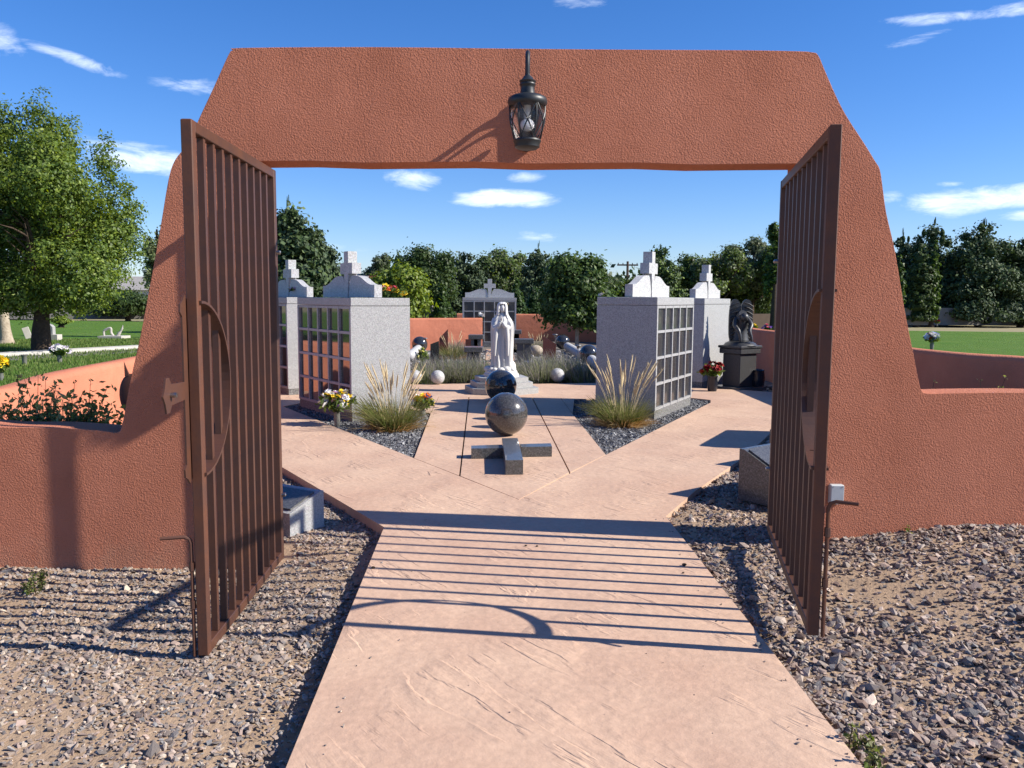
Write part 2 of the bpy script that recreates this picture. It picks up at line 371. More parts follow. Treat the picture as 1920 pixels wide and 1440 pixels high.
# ---------------------------------------------------------------- the ground and its coverings
WD0, WDS = 5.30, .03                      # front face of the gateway wall: y = WD0 + WDS*x
def wy(x): return WD0+WDS*x
def W(x, y):                              # a point of the wall's front face
    a,b,c=ray(x,y); t=WD0/(b-WDS*a); return (a*t, b*t, HCAM+c*t)
def sstep(v): v=np.clip(v,0,1); return v*v*(3-2*v)
def gz(x, y):
    x=np.asarray(x,float); y=np.asarray(y,float)
    z=np.where(x<0.3, -.075-.085*sstep((y-3.4)/1.5)*sstep((-x-1.0)/.8)*sstep((5.6-y)/.3), -.040+.19*sstep((x-1.3)/2.2)*sstep((y-2.6)/2.4)*sstep((6.2-y)/1.0+.0))
    return z+.010*np.sin(x*3.1+y*1.7)*np.cos(y*2.3-x)+.006*np.sin(x*9+y*7)

b=MB(); b.add([(-700,-200,-.25),(700,-200,-.25),(700,900,-.25),(-700,900,-.25)],[(0,1,2,3)]); o=b.build('ground','dirt'); tag(o,kind='structure')
OUT=[(1.31,-1.2),(1.149,6.02),(1.55,6.85),(2.4,8.4),(3.217,10.09),(3.95,11.9),(4.55,13.2),(4.75,14.3),(4.2,14.75),(3.45,15.0),(3.1,15.6),(2.4,16.0),(1.54,15.83),(.5,15.6),(-.6,15.6),(-1.886,15.34),(-2.9,14.6),(-3.5,13.95),(-4.6,13.7),(-5.0,12.6),(-4.2,10.6),(-2.151,7.683),(-.89,5.675),(-.60,-1.2)]
nx,ny=160,110; X,Y=np.meshgrid(np.linspace(-9,9,nx),np.linspace(-2.5,11,ny)); Z=gz(X,Y); ins=inpoly(np.stack([X.ravel(),Y.ravel()],1),OUT).reshape(X.shape); Z=np.where(ins|((X>-1)&(X<1.1)&(Y<6)),np.minimum(Z,-.09),Z)
V=np.stack([X.ravel(),Y.ravel(),Z.ravel()],1); idx=np.arange(nx*ny).reshape(ny,nx)
F=np.stack([idx[:-1,:-1].ravel(),idx[:-1,1:].ravel(),idx[1:,1:].ravel(),idx[1:,:-1].ravel()],1)
o=link('sandy_soil',npmesh('sandy_soil',V,F,smooth=True),'soil'); tag(o,kind='structure')

HOLE=[(.064,6.496),(.984,8.465),(3.12,12.9),(3.2,13.25),(2.98,13.48),(2.1,13.6),(1.0,13.2),(.857,11.57),(.80,13.4),(-1.2,13.4),(-1.139,11.461),(-2.3,13.0),(-3.1,12.75),(-3.366,12.085),(-.987,8.206)]
HOLE=HOLE[::-1]
path=thing('path','pink stamped concrete path and plaza leading through the open gates',None,(0,0,0)); path['kind']='structure'; del path['label'] 
def dense(poly,step=.5):
    out=[]
    for i,p in enumerate(poly):
        q=poly[(i+1)%len(poly)]; n=max(1,int(math.dist(p,q)/step))
        for k in range(n): out.append((p[0]+(q[0]-p[0])*k/n,p[1]+(q[1]-p[1])*k/n))
    return out
slab('concrete_slab',OUT,[HOLE],-.1,0.0,'concrete',path)
def shrink(poly,d):
    c=[sum(p[0] for p in poly)/len(poly),sum(p[1] for p in poly)/len(poly)]; n=len(poly); out=[]
    for i in range(n):
        a,p,q=Vector(poly[i-1]),Vector(poly[i]),Vector(poly[(i+1)%n])
        e1=(p-a).normalized(); e2=(q-p).normalized(); n1=Vector((-e1.y,e1.x)); n2=Vector((-e2.y,e2.x))
        m_=(n1+n2); m_=m_/max(m_.dot(n1),.2)
        out.append(tuple(p+m_*d))
    return out
C1=[(-.987,8.206),(-.469,7.376),(-.70,13.4),(-1.2,13.4),(-1.139,11.461)]
C2=[(-.469,7.376),(.064,6.496),(.544,7.562),(.33,13.4),(-.70,13.4)]
C3=[(.544,7.562),(.984,8.465),(.857,11.57),(.80,13.4),(.33,13.4)]
for p in (C1,C2,C3): slab('concrete_slab',shrink(p,.009),[],-.1,-.001,'concrete',path)
b=MB(); b.add([(-1.3,6.3,-.045),(1.3,6.3,-.045),(1.3,13.6,-.045),(-1.3,13.6,-.045)],[(0,1,2,3)]); o=b.build('joint_bed','soil_dark'); tag(o,kind='structure')
BEDL=[(-.987,8.206),(-1.139,11.461),(-2.3,13.0),(-3.1,12.75),(-3.366,12.085)]
BEDR=[(.984,8.465),(3.12,12.9),(3.2,13.25),(2.98,13.48),(2.1,13.6),(1.0,13.2),(.857,11.57)]
for p in (BEDL,BEDR):
    o=MB().prism([(q[0],q[1]) for q in p],-.09,-.03).build('bed_soil','soil_dark'); tag(o,kind='structure')
o=MB().prism([(-5.1,10.9),(5.3,10.9),(5.3,26),(3,33),(-6,33),(-7,26)],-.14,-.065).build('garden_soil','soil_dark'); tag(o,kind='structure')

def rocks(name,n,poly,size,cols,zf,z0=0,cull=None,seed=1,label=None,flat=.6,chunky=False,dens=None):
    r=np.random.default_rng(seed); P=np.array([p[:2] for p in poly]); lo,hi=P.min(0),P.max(0)
    pts=np.zeros((0,2))
    while len(pts)<n:
        q=r.uniform(lo,hi,(n*2,2)); q=q[inpoly(q,poly)]
        if cull is not None: q=q[~inpoly(q,cull)]
        if dens is not None: q=q[r.random(len(q))<dens(q)]
        if len(q)==0: break
        pts=np.concatenate([pts,q])
    pts=pts[:n]; n=len(pts)
    s=size[0]*np.exp(r.normal(0,size[1],n)); s=np.clip(s,size[0]*.4,size[0]*3.2)
    if chunky:
        g=(1+5**.5)/2; cub=np.array([(-1,g,0),(1,g,0),(-1,-g,0),(1,-g,0),(0,-1,g),(0,1,g),(0,-1,-g),(0,1,-g),(g,0,-1),(g,0,1),(-g,0,-1),(-g,0,1)])/1.45
        tri=[(0,11,5),(0,5,1),(0,1,7),(0,7,10),(0,10,11),(1,5,9),(5,11,4),(11,10,2),(10,7,6),(7,1,8),(3,9,4),(3,4,2),(3,2,6),(3,6,8),(3,8,9),(4,9,5),(2,4,11),(6,2,10),(8,6,7),(9,8,1)]
    else:
        cub=np.array([(a,b_,c) for c in(-1,1) for b_ in(-1,1) for a in(-1,1)],float)*.9; tri=[]
        for f in [(0,2,3,1),(4,5,7,6),(0,1,5,4),(1,3,7,5),(3,2,6,7),(2,0,4,6)]: tri+= [(f[0],f[1],f[2]),(f[0],f[2],f[3])]
    tri=[f for f in tri if sum(cub[i][2] for i in f)/3>-.5]
    K=len(cub)
    V=cub[None]*np.stack([r.uniform(.7,1.25,n),r.uniform(.45,.85,n),r.uniform(.25,.55,n)*flat/.6],1)[:,None,:]
    V=V*r.uniform(.4,1.0,(n,K,1))**.5+r.normal(0,.08,(n,K,3)); V=V*s[:,None,None]/1.6
    a=r.uniform(0,2*PI,n); ca,sa=np.cos(a),np.sin(a); ti=r.normal(0,.35,n); tj=r.normal(0,.35,n)
    x=V[...,0]*ca[:,None]-V[...,1]*sa[:,None]; y=V[...,0]*sa[:,None]+V[...,1]*ca[:,None]; z=V[...,2]
    z2=z+x*np.sin(ti)[:,None]+y*np.sin(tj)[:,None]
    zz=zf(pts[:,0],pts[:,1])+s*.16*flat+r.uniform(0,1,n)*s*.12
    V=np.stack([x+pts[:,0:1],y+pts[:,1:2],z2+zz[:,None]],2)
    F=(np.array(tri)[None]+(np.arange(n)*K)[:,None,None]).reshape(-1,3)
    cc=np.array(cols)[r.integers(0,len(cols),n)]*r.uniform(.7,1.3,(n,1))
    t=np.repeat(cc,K,axis=0)
    o=link(name,npmesh(name,V.reshape(-1,3),F,t),'rocks'); tag(o,label,None,None,'stuff'); return o
GC=[(.33,.26,.22),(.30,.225,.19),(.20,.15,.125),(.25,.19,.16),(.15,.12,.105),(.29,.21,.17),(.19,.175,.165),(.26,.225,.20),(.16,.11,.09),(.34,.28,.235),(.42,.34,.28)]
GCL=[(.30,.24,.20),(.25,.20,.17),(.19,.17,.16),(.34,.28,.235),(.17,.145,.13),(.42,.35,.28),(.22,.21,.205)]
DK=[(.10,.105,.115),(.15,.155,.165),(.07,.07,.08),(.20,.20,.21),(.12,.115,.12),(.30,.30,.30)]
LP=[(-4.3,.8),(-.70,.8),(-.80,4),(-.88,5.5),(-.89,5.675),(-1.6,6.8),(-2.1,7.6),(-3.4,9.4),(-4.4,10.6),(-4.4,5.5),(-4.3,5.0)]
RP=[(1.26,.8),(1.15,6.02),(1.55,6.87),(2.4,8.42),(3.22,10.1),(3.95,11.9),(4.6,13.2),(5.1,13.2),(5.3,10),(5.3,5.4),(4.5,5.3),(4.5,.8)]
def patchy(t0,t1):
    def f(q):
        v=np.sin(q[:,0]*2.3+q[:,1]*1.1+1)+np.sin(q[:,1]*3.1-q[:,0]*1.3)+np.sin(q[:,0]*5.2+3*q[:,1])*.6
        return np.clip(t0+(v+1.2)*t1,.12,1)
    return f
def dl(q):
    return np.where(q[:,1]>5.5,1.0,patchy(.42,.22)(q))*np.where(q[:,0]<-3.6,.35,1)
def dr(q):
    return patchy(.46,.26)(q)*np.where(q[:,0]>3.9,.35,1)
JAMBL=[(-6,5.12),(-1.48,5.25),(-1.48,5.55),(-6,5.4)]; JAMBR=[(1.78,5.35),(6,5.45),(6,5.7),(1.78,5.6)]
rocks('gravel',22000,LP,(.0165,.36),GCL+GC[:4],gz,cull=JAMBL,seed=3,dens=dl,chunky=True)
rocks('gravel_chips',34000,LP,(.0145,.32),GCL+GC[:4],gz,cull=JAMBL,seed=13,dens=dl)
rocks('gravel',23000,RP,(.0205,.38),GC,gz,cull=JAMBR,seed=4,dens=dr,flat=.75,chunky=True)
rocks('gravel_chips',32000,RP,(.0165,.34),GC,gz,cull=JAMBR,seed=14,dens=dr)
rocks('pebbles',4000,LP,(.009,.3),GCL,gz,cull=JAMBL,seed=5)
rocks('pebbles',3000,RP,(.012,.3),GC,gz,cull=JAMBR,seed=6)
fz=lambda x,y:np.full(len(x),-.03)
rocks('bed_gravel',13000,BEDL,(.021,.25),DK,fz,seed=7,flat=.8)
rocks('bed_gravel',15000,BEDR,(.021,.25),DK,fz,seed=8,flat=.8)
rocks('garden_gravel',8000,[(-5,15.8),(-1.9,15.5),(-.6,15.75),(.5,15.75),(1.54,15.95),(2.4,16.1),(3.2,15.6),(5.0,15.0),(5.0,20),(4.5,27),(-4.5,26)],(.045,.3),DK+[(.35,.33,.3),(.28,.27,.26)],lambda x,y:np.full(len(x),-.062),seed=9)

gp=lambda x,y:np.full(len(x),.001)
rocks('path_grit',22,[(-.61,1.5),(-.89,5.67),(-.80,5.67),(-.50,1.5)],(.009,.4),GCL,gp,seed=21,label='scattered grit kicked onto the left edge of the path')
rocks('path_grit',34,[(1.02,1.5),(1.03,6.0),(1.145,6.0),(1.24,1.5)],(.010,.4),GC,gp,seed=22,label='scattered grit kicked onto the right edge of the path')
rocks('path_grit',50,[(-.7,1.5),(-.85,6),(1.1,6),(1.2,1.5)],(.0045,.4),GC,gp,seed=23,label='tiny specks of grit scattered over the path')
# lawns, roads
lawn=[G(-60,735,-.08)[:2],(-4.9,8.2),(-5.0,12),(-5.4,18),(-6.5,24),(-4,34),(5,34),(5.7,26),(5.9,14),(5.9,9.0),(6.3,6.6),(60,5.5),(60,29),(45,45),(8,50),(-30,56),(-90,60),(-90,7)]
o=slab('lawn',lawn,[],-.25,-.085,'lawn'); tag(o,kind='structure')
# service road strip on the left, concrete kerb behind it
def strip(name,pl,pr,z0,z1,m):
    n=len(pl); return slab(name,list(pl)+list(pr)[::-1],[],z0,z1,m)
ka=[G(-400,684)[:2],G(0,664)[:2],G(252,650)[:2],G(420,641)[:2]]; kb=[G(-400,679)[:2],G(0,661)[:2],G(252,647.6)[:2],G(420,639)[:2]]
ra=[G(-400,700)[:2],G(0,671)[:2],G(252,655.5)[:2],G(420,645)[:2]]
o=strip('road',ra,ka,-.1,-.081,'asphalt'); tag(o,kind='structure')
o=strip('kerb',ka,kb,-.1,.01,'curb'); tag(o,kind='structure')
# on the right: dry verge, road with pale edge, dry field
o=strip('road',[G(1380,604)[:2],G(1700,602)[:2],G(2050,607)[:2]],[G(1380,597)[:2],G(1700,594)[:2],G(2050,594)[:2]],-.1,-.078,'curb'); tag(o,kind='structure')
o=strip('dry_field',[G(1380,596.6)[:2],G(1700,593.6)[:2],G(2100,593)[:2]],[G(1350,579)[:2],G(1700,579)[:2],G(2150,579)[:2]],-.1,-.07,'dry_grass'); tag(o,kind='structure')
# short grass blades on the nearest lawns
def blades(name,n,poly,z,h,w_,cols,lean=.35,seed=1,parent=None,kind='stuff',m='blade',label=None):
    r=np.random.default_rng(seed); P=np.array([p[:2] for p in poly]); lo,hi=P.min(0),P.max(0); q=r.uniform(lo,hi,(n*3,2)); q=q[inpoly(q,poly)][:n]; n=len(q)
    a=r.uniform(0,2*PI,n); hh=h*r.uniform(.6,1.3,n); d=r.uniform(0,2*PI,n); l=hh*lean*r.uniform(0,1,n)
    base=np.stack([q[:,0],q[:,1],np.full(n,z)],1); side=np.stack([np.cos(a),np.sin(a),0*a],1)*(w_/2); tip=base+np.stack([np.cos(d)*l,np.sin(d)*l,hh],1)
    V=np.stack([base-side,base+side,tip],1).reshape(-1,3); F=np.arange(3*n).reshape(-1,3)
    c=np.array(cols)[r.integers(0,len(cols),n)]*r.uniform(.7,1.2,(n,1))
    o=link(name,npmesh(name,V,F,np.repeat(c,3,0)),m,parent); tag(o,label,None,None,kind); return o
GR=[(.10,.17,.035),(.13,.20,.045),(.17,.21,.06),(.08,.14,.03)]
blades('grass',60000,[(-24,14),(-5.5,9),(-5.6,18),(-6.8,24),(-14,33),(-24,30)],-.086,.07,.03,GR,seed=2)
blades('grass',50000,[(6.0,8.4),(6,14),(5.9,24),(26,24),(16,11),(10,8)],-.086,.07,.03,GR,seed=3)

# ---------------------------------------------------------------- adobe gateway and garden wall
FO=[(-3.6,.80)]
for q in [(0,801),(100,802),(190,808),(219,811),(229,797),(243,720),(262,635),(282,530),(300,430),(316,335),(328,300),(345,278),(362,248),(375,218),(400,165),(428,103),(437,94),(455,89.5),(700,88),(960,91),(1200,93),(1400,94),(1500,96),(1522,98),(1534,103),(1548,135),(1570,185),(1590,222),(1620,268),(1641,302),(1650,318),(1655,350),(1662,400),(1678,470),(1696,580),(1712,660),(1722,712),(1728,732),(1740,738),(1800,737),(1920,736)]:
    p=W(*q); FO.append((p[0],p[2]))
FO.append((3.9,1.0))
def zig(pts,k=3):
    v=smooth_path([(p[0],p[1],0) for p in pts],k); return [(p.x,p.y) for p in v]
top=zig(FO,3)
jl,jr=W(512,303),W(1482,308); jl=(-1.62,)+jl[1:]; jr=(1.82,)+jr[1:]
lint=[(jl[0]+ (jr[0]-jl[0])*k/10, jl[2]+(jr[2]-jl[2])*k/10+.006*math.sin(k*2.1)) for k in range(11)]
poly=top+[(3.9,-.2),(jr[0]+.01,-.2)]+lint[::-1]+[(jl[0]-.01,-.2),(-3.6,-.2)]
poly=poly[::-1]      # orientation so the outline runs counter-clockwise seen from the front
def gateway():
    # front/back skins meshed as a grid-free ngon, edges rounded by bevel
    n=len(poly); TH_=.265
    vs=[(x,wy(x),z) for x,z in poly]+[(x,wy(x)+TH_,z) for x,z in poly]
    fs=[tuple(range(n-1,-1,-1)),tuple(range(n,2*n))]+[(i,(i+1)%n,n+(i+1)%n,n+i) for i in range(n)]
    b=MB(); b.v=vs; b.f=fs; o=b.build('adobe_gateway','stucco')
    me=o.data
    import bmesh
    bm=bmesh.new(); bm.from_mesh(me); bmesh.ops.recalc_face_normals(bm,faces=bm.faces); bm.to_mesh(me); bm.free()
    md=o.modifiers.new('bevel','BEVEL'); md.width=.045; md.segments=4; md.limit_method='ANGLE'; md.angle_limit=math.radians(55)
    for p in me.polygons: p.use_smooth=True
    me.set_sharp_from_angle(angle=math.radians(60))
    md2=o.modifiers.new('wn','WEIGHTED_NORMAL'); 
    return o
gw=gateway(); tag(gw,'terracotta stucco gateway with sloping shoulders and a wide square opening','gateway')

def wall_run(name,pts,h,th,m,label,cat='wall',per=6,z0=-.25,zb=None):
    P=smooth_path([(p[0],p[1],(p[2] if len(p)>2 else h)) for p in pts],per); n=len(P); r=.06
    prof=[(-th/2,0),(-th/2,-1),(-th/2+r*.3,-2),(-th/2+r,-3),(th/2-r,-3),(th/2-r*.3,-2),(th/2,-1),(th/2,0)]
    vs=[];fs=[]
    for i,p in enumerate(P):
        d=(P[min(i+1,n-1)]-P[max(i-1,0)]); nn=Vector((d.y,-d.x,0)).normalized()
        for a,k in prof:
            z={0:z0,-1:p.z-r,-2:p.z-r*.35,-3:p.z}[k]; vs.append((p.x+nn.x*a,p.y+nn.y*a,z))
    K=len(prof)
    for i in range(n-1):
        for k in range(K-1): fs.append((i*K+k,i*K+k+1,i*K+K+k+1,i*K+K+k))
    fs.append(tuple(range(K))); fs.append(tuple(range((n-1)*K+K-1,(n-1)*K-1,-1)))
    b=MB(); b.v=vs;b.f=fs; o=b.build(name,m,smooth=45)
    import bmesh
    bm=bmesh.new(); bm.from_mesh(o.data); bmesh.ops.recalc_face_normals(bm,faces=bm.faces); bm.to_mesh(o.data); bm.free()
    return tag(o,label,cat)
zl=.80
p0=G(-60,741,zl); p1=G(0,733,zl); p2=G(120,700,zl); p3=G(250,674,zl)
wall_run('garden_wall',[(-3.5,wy(-3.5)+.13,.80),(-4.1,5.15,.80),(-4.55,5.5,.8),(-4.75,6.1,zl),(p1[0]-.12,p1[1]+.1,zl),(p2[0]-.12,p2[1],zl),(p3[0]-.12,p3[1],zl),(p3[0]-.1,13,.85),(-5.2,17,.9),(-5.6,22,.95),(-5.0,25.6,.95),(-3.0,26.6,.96),(-1.0,27.1,.97)],.8,.26,'stucco_far','low curved terracotta stucco wall along the left side of the garden')
q1=G(1920,670,.97); q2=G(1715,655,.97); q3=G(1455,622,.97); q4=G(1405,616,.97)
wall_run('garden_wall',[(3.8,wy(3.8)+.13,1.0),(4.9,5.45,1.0),(5.6,6.0,1.0),(5.9,7.0,.98),(q1[0]+.1,q1[1],.97),(q2[0]+.12,q2[1],.97),(q3[0]+.12,q3[1],.97),(q4[0]+.12,q4[1],.97),(5.6,22,1.0),(5.4,27,1.0),(4.2,31,1.0),(2.6,32.6,1.0),(0,33,1.0),(-2.2,33.2,1.0)],1.0,.26,'stucco_far','low curved terracotta stucco wall along the right and back of the garden')

# ---------------------------------------------------------------- steel gates
def make_gate(hinge, near, zb, zt, inward, label, withcross, hz=True):
    """hinge/near: xy of the two stiles, the leaf stands open between them. local x runs from the hinge to the free edge."""
    hx,hy=hinge; nx_,ny_=near; L_=math.hypot(nx_-hx,ny_-hy); rz=math.atan2(ny_-hy,nx_-hx)
    t=thing('steel_gate',label,'gate',(hx,hy,0),rz,'pair of open steel gates')
    st=.05; n=9
    MB().box((st/2,0,(zb+zt)/2),(st,st,zt-zb),bev=.004).build('hinge_stile','steel',t)
    MB().box((L_-st/2,0,(zb+zt)/2),(st,st,zt-zb),bev=.004).build('free_stile','steel_rust',t)
    MB().box((L_/2,0,zt-st/2),(L_-2*st-.002,st-.004,st),bev=.003).build('top_rail','steel',t)
    MB().box((L_/2,0,zb+st/2),(L_-2*st-.002,st-.004,st),bev=.003).build('bottom_rail','steel',t)
    me=None; cxr=L_; rr=.40; zc=(zb+zt)/2+.03
    for k in range(1,n+1):
        x=st+(L_-2*st)*k/(n+1); dx=L_-x
        if dx<rr-.09 and dx>rr-.2:
            # bars stop short at the ring
            h=math.sqrt(rr**2-dx**2)
            MB().box((x,0,(zb+st+zc-h)/2),(.03,.03,zc-h-zb-st-.004)).build('bar','steel',t)
            MB().box((x,0,(zt-st+zc+h)/2),(.03,.03,zt-st-zc-h-.004)).build('bar','steel',t)
            continue
        if me is None:
            o=MB().box((0,0,0),(.03,.03,zt-zb-2*st-.002)).build('bar','steel',t); me=o.data
        else: o=link('bar',me,None,t)
        o.location=(x,0,(zb+zt)/2)
    # half ring: deep flat band
    vs=[];fs=[];K=28; w_=.075
    off=.0
    for i in range(K+1):
        a=PI/2+PI*i/K
        for (r_,y_) in ((rr,-w_/2),(rr,w_/2),(rr-.012,w_/2),(rr-.012,-w_/2)):
            vs.append((L_-.02+r_*math.cos(a)*1.0,y_+off,zc+r_*math.sin(a)))
    for i in range(K):
        for k in range(4): fs.append((i*4+k,i*4+(k+1)%4,i*4+4+(k+1)%4,i*4+4+k))
    fs.append((3,2,1,0)); fs.append(tuple(K*4+k for k in range(4)))
    b=MB(); b.v=vs; b.f=fs; b.build('ring','steel',t)
    s=inward
    for z in (zb+.42,zt-.5):
        MB().lathe([(.0001,-.012),(.012,-.012),(.012,.012),(.006,.016),(.0001,.016)],8,mtx=Matrix.Translation((st*.6,-s*.036,z))@Matrix.Rotation(PI/2*(1 if s>0 else -1),4,'X')).build('hinge_bolt','bolt_metal',t)
    if withcross:
        # cross plate on the outer face, overhanging the free edge
        c=[(-.035,-.30),(-.035,-.335),(-.06,-.355),(-.055,-.39),(-.025,-.405),(0,-.43),(.025,-.405),(.055,-.39),(.06,-.355),(.035,-.335),(.035,-.04),
           (.19,-.045),(.215,-.075),(.25,-.075),(.262,-.035),(.285,0),(.262,.035),(.25,.075),(.215,.075),(.19,.045),(.035,.04),(.035,.33),(.06,.35),(.055,.385),(.025,.40),(0,.425),(-.025,.40),(-.055,.385),(-.06,.35),(-.035,.33)]
        m4=Matrix.Translation((L_+.012,s*.031,zc))@Matrix.Rotation(PI/2,4,'X')
        MB().prism(c,-.004,.004,m4).build('cross_plate','steel',t)
        MB().lathe([(.0001,-.03),(.011,-.03),(.011,.0),(.018,.0),(.018,.012),(.0001,.012)],8,mtx=Matrix.Translation((L_+.215,s*.031,zc))@Matrix.Rotation(-PI/2*s,4,'X')).build('cross_bolt','bolt_metal',t)
    return t,L_
def AA(x,y,D): return A(x,y,D)
pn=A(353,222,3.72); ph=A(521,312,5.13); zbot=A(378,1230,3.72)[2]
gl,LL=make_gate((A(518,700,5.20)[0],5.20),(A(353,700,3.72)[0]+.026,3.72),zbot,pn[2],-1,'left open steel gate with ring and overhanging cross plate',True)
pr=A(1558,232,3.6); zbr=A(1536,1192,3.6)[2]
gr_,LR=make_gate((A(1457,700,5.30)[0],5.30),(A(1547,700,3.6)[0],3.6),zbr,pr[2],1,'right open steel gate with half ring seen almost edge on',False)
# drop rods
def rod(parent,L_,s,zlow,zhigh,hand):
    x=L_-.010; y=s*.042
    pts=[(x,y,zlow),(x,y,zhigh-.03),(x,y+s*.008,zhigh-.01),(x+.004,y+s*.03,zhigh),(x+.03,y+s*hand,zhigh)]
    MB().tube(pts,.009,8).build('drop_rod','steel_rust',parent,smooth=True)
    for z in (zhigh-.14,zlow+.25):
        MB().tube([(x,y,z-.02),(x,y,z+.02)],.014,8).build('rod_sleeve','steel',parent)
rod(gl,LL,-1,-.075,A(370,1010,3.7)[2],.13)
rod(gr_,LR,1,zbr-.005,A(1560,940,3.6)[2],.12)

# ---------------------------------------------------------------- lantern
lx,ly=A(989,200,4.92)[0],4.92
def zz(y): return A(989,y,4.92)[2]
lan=thing('wall_lantern','black iron lantern with crossed glass panes hanging from the gateway lintel','lantern',(lx,ly,0))
pxm=4.92/FOC
prof=[(.0005,zz(281)),(.055,zz(280)),(.072,zz(276)),(.074,zz(270)),(.082,zz(265)),(.078,zz(262)),(.06,zz(262))]
MB().lathe(prof,28).build('base_ring','black_metal',lan,smooth=True)
ztop=zz(195); zlow=zz(264)
def glr(z):
    t=(z-zlow)/(ztop-zlow); return .066+.036*math.sin(min(1,t*1.25)*PI/2)**1-.012*max(0,t-.6)
MB().lathe([(glr(zlow+(ztop-zlow)*k/10)-.004,zlow+(ztop-zlow)*k/10) for k in range(11)],28).build('glass_globe','glass',lan,smooth=True)
for k in range(6):
    a=k*PI/3
    MB().tube([((glr(zlow+(ztop-zlow)*i/8)+.002)*math.cos(a),(glr(zlow+(ztop-zlow)*i/8)+.002)*math.sin(a),zlow+(ztop-zlow)*i/8) for i in range(9)],.0048,6).build('rib','black_metal',lan,smooth=True)
    for sgn in (0,1):
        pts=[]
        for i in range(9):
            t=i/8; aa=a+(t if sgn else 1-t)*PI/3; z=zlow+(ztop-zlow)*t; r_=(glr(z)+(.003 if sgn else .006)); pts.append((r_*math.cos(aa),r_*math.sin(aa),z))
        MB().tube(pts,.0038,5).build('cross_wire','black_metal',lan,smooth=True)
prof=[(.06,ztop-.012),(.105,ztop-.012),(.113,ztop-.002),(.115,zz(190)),(.108,zz(184)),(.09,zz(180.5)),(.07,zz(179)),(.044,zz(176)),(.040,zz(166)),(.041,zz(162)),(.046,zz(160)),(.047,zz(158)),(.043,zz(156)),(.048,zz(153.5)),(.049,zz(152)),(.035,zz(149)),(.025,zz(144)),(.014,zz(141)),(.011,zz(138)),(.0005,zz(137))]
MB().lathe(prof,30).build('cap','black_metal',lan,smooth=50)
MB().sphere((0,0,zz(234)),.033,16,10,(1,1,1.1)).build('bulb','bulb',lan,smooth=True)
MB().tube([(0,0,zz(222)),(0,0,ztop)],.016,10).build('lamp_socket','white_stone',lan)
wl=wy(lx)-ly
arm=smooth_path([(0,0,zz(140)),(0,.0,zz(118)),(0,.02,zz(100)),(0,.07,zz(92)),(0,.13,zz(100)),(0,wl-.19,zz(125)),(0,wl-.10,zz(150)),(0,wl-.05,zz(149)),(0,wl-.022,zz(165)),(0,wl-.012,zz(190))],6)
MB().tube(arm,[.0125+.003*i/len(arm) for i in range(len(arm))],8).build('arm','black_metal',lan,smooth=True)
arm=smooth_path([(0,wl-.018,zz(212)),(0,wl-.03,zz(180)),(0,wl-.06,zz(168)),(0,wl-.10,zz(168)),(0,wl-.125,zz(178)),(0,wl-.115,zz(188)),(0,wl-.095,zz(182))],5)
MB().tube(arm,.009,8).build('scroll','black_metal',lan,smooth=True)
MB().sphere((0,wl-.058,zz(208)),.02,12,8).build('finial','black_metal',lan,smooth=True)
bp_=[( .055*math.cos(a)*(1),.0+ (.115 if math.sin(a)>0 else -.115)+.06*math.sin(a)) for a in [2*PI*k/20 for k in range(20)]]
MB().prism(bp_,-.010,.010,Matrix.Translation((-.0,wl-.014,zz(205)))@Matrix.Rotation(PI/2,4,'X')).build('back_plate','black_metal',lan)

# small grey box screwed to the right pier
q=W(1565,925); eb=thing('electrical_box','small grey plastic electrical box fixed low on the right gateway pier','box',(q[0],q[1],q[2]-.065))
MB().box((0,-.022,.065),(.09,.045,.13),bev=.006).build('housing','grey_box',eb)
MB().box((0,-.047,.065),(.084,.006,.124),bev=.002).build('cover','grey_box',eb)
for sx in (-.03,.03):
    MB().tube([(sx,-.052,.12),(sx,-.049,.12)],.004,6).build('screw','bolt_metal',eb)
